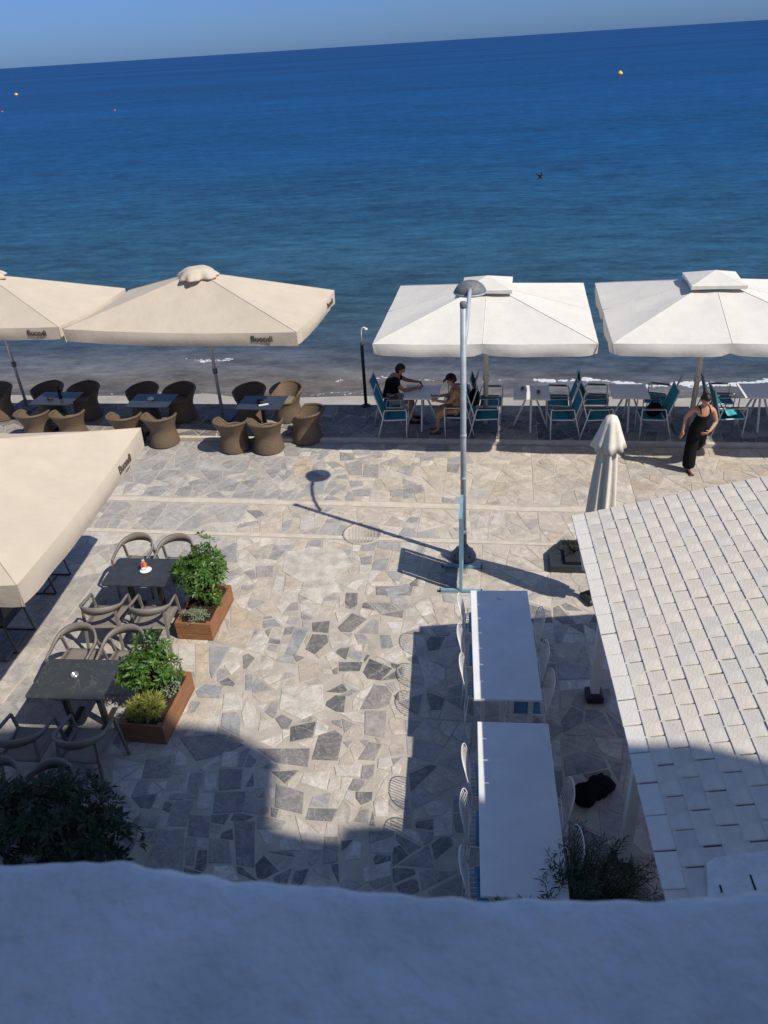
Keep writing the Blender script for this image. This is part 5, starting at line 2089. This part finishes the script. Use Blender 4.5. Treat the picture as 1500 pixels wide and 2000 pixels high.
# ---------------------------------------------------------------- people
def skin(name, nodes, edges, root_node, m, parent, sub=2):
    """one continuous surface grown round a chain of joints"""
    idx = {k: i for i, k in enumerate(nodes)}
    me = bpy.data.meshes.new(name)
    me.from_pydata([nodes[k][0] for k in nodes], [(idx[a], idx[c]) for a, c in edges], [])
    o = bpy.data.objects.new(name, me)
    COL.objects.link(o)
    sk = o.modifiers.new('skin', 'SKIN')
    sk.use_smooth_shade = True
    for k, i in idx.items():
        r = nodes[k][1]
        r = r if isinstance(r, tuple) else (r, r)
        me.skin_vertices[0].data[i].radius = r
        me.skin_vertices[0].data[i].use_root = (k == root_node)
    ss = o.modifiers.new('sub', 'SUBSURF')
    ss.levels = ss.render_levels = sub
    dg = bpy.context.evaluated_depsgraph_get()
    m2 = bpy.data.meshes.new_from_object(o.evaluated_get(dg))
    bpy.data.objects.remove(o)
    m2.polygons.foreach_set('use_smooth', [True] * len(m2.polygons))
    m2.materials.clear()
    m2.materials.append(m)
    o = bpy.data.objects.new(name, m2)
    COL.objects.link(o)
    o.parent = parent
    return o

def V(*a):
    return Vector(a)

def hand_nodes(nodes, edges, pre, wrist, direction, side, curl=.4, s=1.0):
    """palm with five bent fingers of unequal length; the thumb leaves the side of the palm"""
    d = Vector(direction).normalized()
    sd = Vector(side).normalized()
    nrm = d.cross(sd).normalized()
    w = Vector(nodes[wrist][0])
    nodes[pre + 'palm'] = (w + d * .055 * s, (.030 * s, .018 * s))
    nodes[pre + 'kn'] = (w + d * .085 * s, (.032 * s, .015 * s))
    edges += [(wrist, pre + 'palm'), (pre + 'palm', pre + 'kn')]
    for k, (o_, ln) in enumerate(((.030, .068), (.011, .078), (-.010, .072), (-.029, .056))):
        a = pre + 'f%d' % k
        b0 = w + d * .095 * s + sd * o_ * s
        b1 = b0 + (d * math.cos(curl) + nrm * math.sin(curl)) * ln * .5 * s
        b2 = b1 + (d * math.cos(curl * 2.2) + nrm * math.sin(curl * 2.2)) * ln * .5 * s
        nodes[a + 'a'], nodes[a + 'b'], nodes[a + 'c'] = (b0, .0095 * s), (b1, .0085 * s), (b2, .007 * s)
        edges += [(pre + 'kn', a + 'a'), (a + 'a', a + 'b'), (a + 'b', a + 'c')]
    t0 = w + d * .04 * s + sd * .030 * s
    t1 = t0 + (d * .6 + sd * .7 + nrm * .25).normalized() * .035 * s
    t2 = t1 + (d * .85 + sd * .25 + nrm * .4).normalized() * .03 * s
    nodes[pre + 't0'], nodes[pre + 't1'], nodes[pre + 't2'] = (t0, .012 * s), (t1, .010 * s), (t2, .008 * s)
    edges += [(pre + 'palm', pre + 't0'), (pre + 't0', pre + 't1'), (pre + 't1', pre + 't2')]

def head(nodes, edges, neck, c, face, up, s=1.0):
    c, f, u = Vector(c), Vector(face).normalized(), Vector(up).normalized()
    l = u.cross(f).normalized()
    nodes['skull_low'] = (c - u * .055 * s - f * .005, (.062 * s, .066 * s))
    nodes['skull'] = (c + u * .01 * s - f * .008, (.078 * s, .092 * s))
    nodes['crown'] = (c + u * .075 * s - f * .012, (.055 * s, .068 * s))
    nodes['chin'] = (c - u * .092 * s + f * .045 * s, (.026 * s, .024 * s))
    nodes['nose'] = (c - u * .012 * s + f * .104 * s, (.012 * s, .014 * s))
    edges += [(neck, 'skull_low'), ('skull_low', 'skull'), ('skull', 'crown'), ('skull_low', 'chin'), ('skull', 'nose')]
    return c, f, u, l

def face_bits(parent, c, f, u, l, s=1.0):
    for k in (-1, 1):
        b = MB()
        p = c + f * .078 * s + l * k * .032 * s + u * .012 * s
        b.lathe([(0, -.008), (.009, -.004), (.010, .002), (0, .008)], p, 8)
        b.build('eye', M['eye'], parent)
        b = MB()
        p = c + l * k * .083 * s - f * .012 * s
        b.lathe([(0, -.030), (.012, -.02), (.016, .0), (.013, .022), (0, .03)], p, 8)
        b.build('ear', parent.data.materials[0], parent)
    b = MB()
    p = c + f * .083 * s - u * .048 * s
    b.tube([p - l * .022 * s, p + f * .006 * s, p + l * .022 * s], [.004, .008, .004], 6)
    b.build('mouth', M['lip'], parent)

def hair_cap(parent, c, f, u, l, m, s=1.0, bun=None, low=.0, thick=1.0):
    b = MB()
    n, rows = 24, 9
    for j in range(rows + 1):
        th = R(4 + 106 * j / rows)
        for i in range(n):
            a = 2 * PI * i / n
            ff = math.cos(a)
            lim = 1.0 if ff < .25 else .60 + .0 * ff
            t = th * lim if ff > .25 else th * (1 + low)
            r = s * (1.0 + .05 * noise.noise(Vector((math.cos(a) * 3, math.sin(a) * 3, t * 3)))) * thick
            p = c - f * .012 * s + u * (.012 * s + .118 * r * math.cos(t)) + f * (.108 * r * math.sin(t) * math.cos(a)) + l * (.092 * r * math.sin(t) * math.sin(a))
            b.v.append(tuple(p))
    for j in range(rows):
        for i in range(n):
            b.f.append((j * n + i, (j + 1) * n + i, (j + 1) * n + (i + 1) % n, j * n + (i + 1) % n))
            b.sm.append(True)
    b.f.append(tuple(range(n)))
    b.sm.append(True)
    o = b.build('hair', m, parent)
    if bun:
        b = MB()
        b.lathe([(0, -.045), (.035, -.03), (.048, 0), (.035, .03), (0, .045)], c + Vector(bun), 12)
        b.build('hair_bun', m, parent)
    return o

# --- the woman stepping down from the terrace, in a black jumpsuit with wide legs
W = thing('person', 'woman in a black wide-legged jumpsuit stepping down onto the promenade', 'person', (5.62, 12.22, 0))
def L3(x, y, z):                          # upright carriage, weight over the leading foot
    k = max(0, min(1, (z - .72) / .65))
    return Vector((x - .13 * k, y, z * (1 - .035 * k)))
nd, ed = {}, []
hipc, chest = L3(.10, .10, .86), L3(.20, .06, 1.16)
nd['pelvis'] = (hipc, (.135, .10))
nd['waist'] = (L3(.145, .085, 1.0), (.115, .085))
nd['chest'] = (chest, (.135, .10))
nd['ribs'] = (L3(.205, .055, 1.24), (.12, .085))
nd['necklow'] = (L3(.215, .04, 1.33), (.058, .052))
nd['neck'] = (L3(.215, .02, 1.385), (.046, .046))
ed += [('pelvis', 'waist'), ('waist', 'chest'), ('chest', 'ribs'), ('ribs', 'necklow'), ('necklow', 'neck')]
# her right arm swings out (picture left), her left hand rests at the waist
nd['r_sh'] = (L3(.05, .06, 1.285), .056)
nd['r_el'] = (L3(-.08, .16, 1.055), .040)
nd['r_wr'] = (L3(-.155, .12, .83), .027)
nd['l_sh'] = (L3(.365, .02, 1.265), .056)
nd['l_el'] = (L3(.40, .02, 1.0), .041)
nd['l_wr'] = (L3(.225, -.12, .885), .028)
ed += [('ribs', 'r_sh'), ('r_sh', 'r_el'), ('r_el', 'r_wr'), ('ribs', 'l_sh'), ('l_sh', 'l_el'), ('l_el', 'l_wr')]
hand_nodes(nd, ed, 'rh', 'r_wr', (-.25, -.15, -.95), (.3, -.95, 0), .3)
hand_nodes(nd, ed, 'lh', 'l_wr', (-.9, -.25, -.35), (.1, -.5, .8), .5)
# legs: the right one carries her on the paving, the left one trails on the step
nd['r_hip'] = (L3(.03, .09, .80), .092)
nd['r_kn'] = (L3(-.02, .04, .44), .060)
nd['r_an'] = (L3(-.01, .04, .085), .036)
nd['r_toe'] = (L3(.01, -.13, .032), (.034, .022))
nd['l_hip'] = (L3(.17, .12, .80), .092)
nd['l_kn'] = (L3(.22, .24, .46), .060)
nd['l_an'] = (L3(.23, .55, .19), .036)
nd['l_toe'] = (L3(.235, .44, .098), (.034, .024))
ed += [('pelvis', 'r_hip'), ('r_hip', 'r_kn'), ('r_kn', 'r_an'), ('r_an', 'r_toe'), ('pelvis', 'l_hip'), ('l_hip', 'l_kn'), ('l_kn', 'l_an'), ('l_an', 'l_toe')]
hc = head(nd, ed, 'neck', L3(.215, -.015, 1.475), (-.02, -.93, -.36), (0, -.33, .94), .98)
body = skin('body', nd, ed, 'pelvis', M['skin'], W)
face_bits(body, *hc, .98)
hair_cap(body, *hc, M['hair'], 1.0, bun=(0, .075, .11), low=.12)
cl = {}
cl['pelvis'] = (hipc, (.165, .128))
cl['waist'] = (L3(.145, .085, 1.0), (.135, .105))
cl['chest'] = (L3(.195, .055, 1.13), (.150, .122))
cl['bust'] = (L3(.205, .045, 1.20), (.137, .108))
ce = [('pelvis', 'waist'), ('waist', 'chest'), ('chest', 'bust')]
cl['r1'] = (L3(.03, .085, .74), .122)
cl['r2'] = (L3(-.015, .05, .45), .115)
cl['r3'] = (L3(-.01, .045, .18), .118)
cl['r4'] = (L3(-.005, .03, .06), .122)
cl['l1'] = (L3(.165, .125, .74), .122)
cl['l2'] = (L3(.215, .24, .48), .108)
cl['l3'] = (L3(.225, .42, .30), .105)
cl['l4'] = (L3(.23, .54, .20), .105)
ce += [('pelvis', 'r1'), ('r1', 'r2'), ('r2', 'r3'), ('r3', 'r4'), ('pelvis', 'l1'), ('l1', 'l2'), ('l2', 'l3'), ('l3', 'l4')]
js = skin('jumpsuit', cl, ce, 'pelvis', M['black_cloth'], W)
for sx in (-1, 1):
    b = MB()
    b.tube([L3(.205 + sx * .085, -.055, 1.22), L3(.21 + sx * .085, -.03, 1.30), L3(.212 + sx * .075, .04, 1.355), L3(.21 + sx * .08, .11, 1.27)], .011, 6)
    b.build('strap', M['black_cloth'], js)
for nm, y, x, z in (('sandal', -.04, .0, .010), ('sandal', .49, .235, .078)):
    b = MB()
    b.box((x, y, z + .004), (.085, .24, .016), bev=.006)
    b.tube([(x - .04, y - .05, z), (x, y - .055, z + .055), (x + .04, y - .05, z)], .008, 6)
    b.build(nm, M['armwood'], W)

# --- the man at the first white table, leaning over it with both arms out
Mn = thing('person', 'man in a dark T-shirt and pale shorts sitting with both arms over the white table', 'person', (.34, 15.16, TZ), R(-10))
nd, ed = {}, []
nd['pelvis'] = (V(-.06, 0, .52), (.125, .15))
nd['waist'] = (V(-.05, 0, .68), (.115, .15))
nd['chest'] = (V(.02, 0, .86), (.13, .165))
nd['ribs'] = (V(.07, 0, .95), (.10, .15))
nd['necklow'] = (V(.115, 0, 1.02), (.058, .062))
nd['neck'] = (V(.145, 0, 1.065), .052)
ed += [('pelvis', 'waist'), ('waist', 'chest'), ('chest', 'ribs'), ('ribs', 'necklow'), ('necklow', 'neck')]
for sgn, p in ((-1, 'r'), (1, 'l')):
    nd[p + '_sh'] = (V(.08, sgn * .185, .965), .058)
    nd[p + '_el'] = (V(.27, sgn * .235, .79 if sgn < 0 else .84), .044)
    nd[p + '_wr'] = (V(.50, sgn * .12, .80 if sgn < 0 else .845), .030)
    ed += [('ribs', p + '_sh'), (p + '_sh', p + '_el'), (p + '_el', p + '_wr')]
    hand_nodes(nd, ed, p + 'h', p + '_wr', (.95, -sgn * .25, .0), (0, -sgn * .6, .8), .55)
    nd[p + '_hip'] = (V(.02, sgn * .10, .49), .095)
    nd[p + '_kn'] = (V(.40, sgn * .12, .485), .064)
    nd[p + '_an'] = (V(.40, sgn * .12, .095), .040)
    nd[p + '_toe'] = (V(.55, sgn * .13, .035), (.034, .03))
    ed += [('pelvis', p + '_hip'), (p + '_hip', p + '_kn'), (p + '_kn', p + '_an'), (p + '_an', p + '_toe')]
hc = head(nd, ed, 'neck', V(.195, 0, 1.155), (.93, 0, -.36), (.36, 0, .93))
body = skin('body', nd, ed, 'pelvis', M['skin_tan'], Mn)
face_bits(body, *hc)
hair_cap(body, *hc, M['hair'], 1.03, low=.2)
cl, ce = {}, []
cl['hem'] = (V(-.065, 0, .50), (.135, .165))
cl['waist'] = (V(-.05, 0, .68), (.14, .17))
cl['chest'] = (V(.015, 0, .86), (.15, .18))
cl['ribs'] = (V(.06, 0, .95), (.118, .168))
cl['col'] = (V(.10, 0, 1.005), (.075, .08))
ce += [('hem', 'waist'), ('waist', 'chest'), ('chest', 'ribs'), ('ribs', 'col')]
for sgn, p in ((-1, 'r'), (1, 'l')):
    cl[p + 's'] = (V(.08, sgn * .185, .965), .072)
    cl[p + 'e'] = (V(.19, sgn * .215, .87), .068)
    ce += [('ribs', p + 's'), (p + 's', p + 'e')]
skin('shirt', cl, ce, 'waist', M['black_cloth'], Mn)
cl, ce = {'p': (V(-.05, 0, .50), (.135, .168))}, []
for sgn, p in ((-1, 'r'), (1, 'l')):
    cl[p + '1'] = (V(.04, sgn * .10, .492), .112)
    cl[p + '2'] = (V(.32, sgn * .12, .488), .094)
    ce += [('p', p + '1'), (p + '1', p + '2')]
skin('shorts', cl, ce, 'p', M['khaki'], Mn)
for sgn in (-1, 1):
    b = MB()
    b.box((.47, sgn * .125, .038), (.27, .095, .07), bev=.022)
    b.build('shoe', M['dark_metal'], Mn)

# --- the woman opposite, in a patterned dress and dark cap, behind the lamp post
def dress_mat():
    m, nt, bs = new_mat('leopard_print_cloth')
    Lk = nt.links.new
    co = N(nt, 'ShaderNodeTexCoord').outputs['Object']
    vo = N(nt, 'ShaderNodeTexVoronoi', i_Scale=26.0)
    Lk(co, vo.inputs['Vector'])
    cr = N(nt, 'ShaderNodeValToRGB')
    e = cr.color_ramp.elements
    e[0].position, e[0].color = .20, (.05, .03, .02, 1)
    e[1].position, e[1].color = .42, (.42, .27, .13, 1)
    Lk(vo.outputs['Distance'], cr.inputs[0])
    Lk(cr.outputs[0], bs.inputs['Base Color'])
    bs.inputs['Roughness'].default_value = .85
    return m
M['dress'] = dress_mat()
Wo = thing('person', 'woman in a patterned tan dress and dark cap sitting behind the lamp post', 'person', (1.60, 14.44, TZ), R(174))
nd, ed = {}, []
nd['pelvis'] = (V(-.05, 0, .52), (.125, .15))
nd['waist'] = (V(-.06, 0, .68), (.105, .13))
nd['chest'] = (V(-.02, 0, .84), (.115, .14))
nd['ribs'] = (V(.0, 0, .92), (.09, .13))
nd['necklow'] = (V(.035, 0, .985), (.055, .056))
nd['neck'] = (V(.055, 0, 1.03), .045)
ed += [('pelvis', 'waist'), ('waist', 'chest'), ('chest', 'ribs'), ('ribs', 'necklow'), ('necklow', 'neck')]
for sgn, p in ((-1, 'r'), (1, 'l')):
    nd[p + '_sh'] = (V(.0, sgn * .165, .925), .052)
    nd[p + '_el'] = (V(.13, sgn * .205, .73), .040)
    nd[p + '_wr'] = (V(.36, sgn * .12, .735), .027)
    ed += [('ribs', p + '_sh'), (p + '_sh', p + '_el'), (p + '_el', p + '_wr')]
    hand_nodes(nd, ed, p + 'h', p + '_wr', (.95, -sgn * .25, .1), (0, -sgn * .6, .8), .45)
    nd[p + '_hip'] = (V(.02, sgn * .095, .49), .092)
    nd[p + '_kn'] = (V(.36, sgn * .10, .485), .060)
    nd[p + '_an'] = (V(.37, sgn * .10, .09), .036)
    nd[p + '_toe'] = (V(.50, sgn * .11, .03), (.032, .026))
    ed += [('pelvis', p + '_hip'), (p + '_hip', p + '_kn'), (p + '_kn', p + '_an'), (p + '_an', p + '_toe')]
hc = head(nd, ed, 'neck', V(.09, 0, 1.12), (.88, 0, -.48), (.46, 0, .89), .96)
body = skin('body', nd, ed, 'pelvis', M['skin_tan'], Wo)
face_bits(body, *hc, .96)
hair_cap(body, *hc, M['hair'], 1.0, low=.15)
cp = hair_cap(body, hc[0] + hc[2] * .012, hc[1], hc[2], hc[3], M['cap_dark'], 1.0, low=-.25, thick=1.07)
cp.name = 'cap'
b = MB()
pk = hc[0] + hc[2] * .075 + hc[1] * .085
b.add([pk - hc[3] * .07, pk + hc[3] * .07, pk + hc[3] * .05 + hc[1] * .075 - hc[2] * .012, pk - hc[3] * .05 + hc[1] * .075 - hc[2] * .012,
       pk - hc[3] * .07 - hc[2] * .01, pk + hc[3] * .07 - hc[2] * .01, pk + hc[3] * .05 + hc[1] * .075 - hc[2] * .022, pk - hc[3] * .05 + hc[1] * .075 - hc[2] * .022],
      [(0, 1, 2, 3), (7, 6, 5, 4), (0, 4, 5, 1), (1, 5, 6, 2), (2, 6, 7, 3), (3, 7, 4, 0)])
b.build('cap_peak', M['cap_dark'], cp)
cl, ce = {}, []
cl['hem0'] = (V(-.05, 0, .51), (.145, .175))
cl['waist'] = (V(-.06, 0, .68), (.13, .155))
cl['chest'] = (V(-.02, 0, .84), (.138, .158))
cl['ribs'] = (V(.0, 0, .92), (.11, .15))
ce += [('hem0', 'waist'), ('waist', 'chest'), ('chest', 'ribs')]
for sgn, p in ((-1, 'r'), (1, 'l')):
    cl[p + 's'] = (V(.0, sgn * .165, .925), .066)
    cl[p + 'e'] = (V(.09, sgn * .195, .79), .068)
    cl[p + '1'] = (V(.05, sgn * .09, .49), .115)
    cl[p + '2'] = (V(.34, sgn * .085, .475), .10)
    cl[p + '3'] = (V(.36, sgn * .085, .33), .095)
    ce += [('ribs', p + 's'), (p + 's', p + 'e'), ('hem0', p + '1'), (p + '1', p + '2'), (p + '2', p + '3')]
skin('dress', cl, ce, 'waist', M['dress'], Wo)
for sgn in (-1, 1):
    b = MB()
    b.box((.43, sgn * .105, .010), (.24, .085, .018), bev=.006)
    b.build('sandal', M['armwood'], Wo)
small('handbag', 'dark bag hung on the chair back behind the woman in the patterned dress', 'bag', (1.97, 14.36, TZ + .60), [
    ('sack', 'black_cloth', lambda b: b.lathe([(.05, 0), (.10, .04), (.12, .15), (.10, .27), (.05, .33), (0, .34)], n=16, fn=lambda a, z: 1 + .25 * math.cos(2 * a) * -1)),
    ('strap', 'black_cloth', lambda b: b.tube([(0, -.06, .3), (-.02, -.04, .40), (-.02, .04, .40), (0, .06, .3)], .010, 6))])
small('phone', 'dark phone held over the white table by the seated man', 'phone', (.94, 15.06, TZ + .845), [('case', 'dark_metal', lambda b: b.box((0, 0, 0), (.018, .075, .145), rot=Matrix.Rotation(R(-35), 3, 'Y'), bev=.004))])
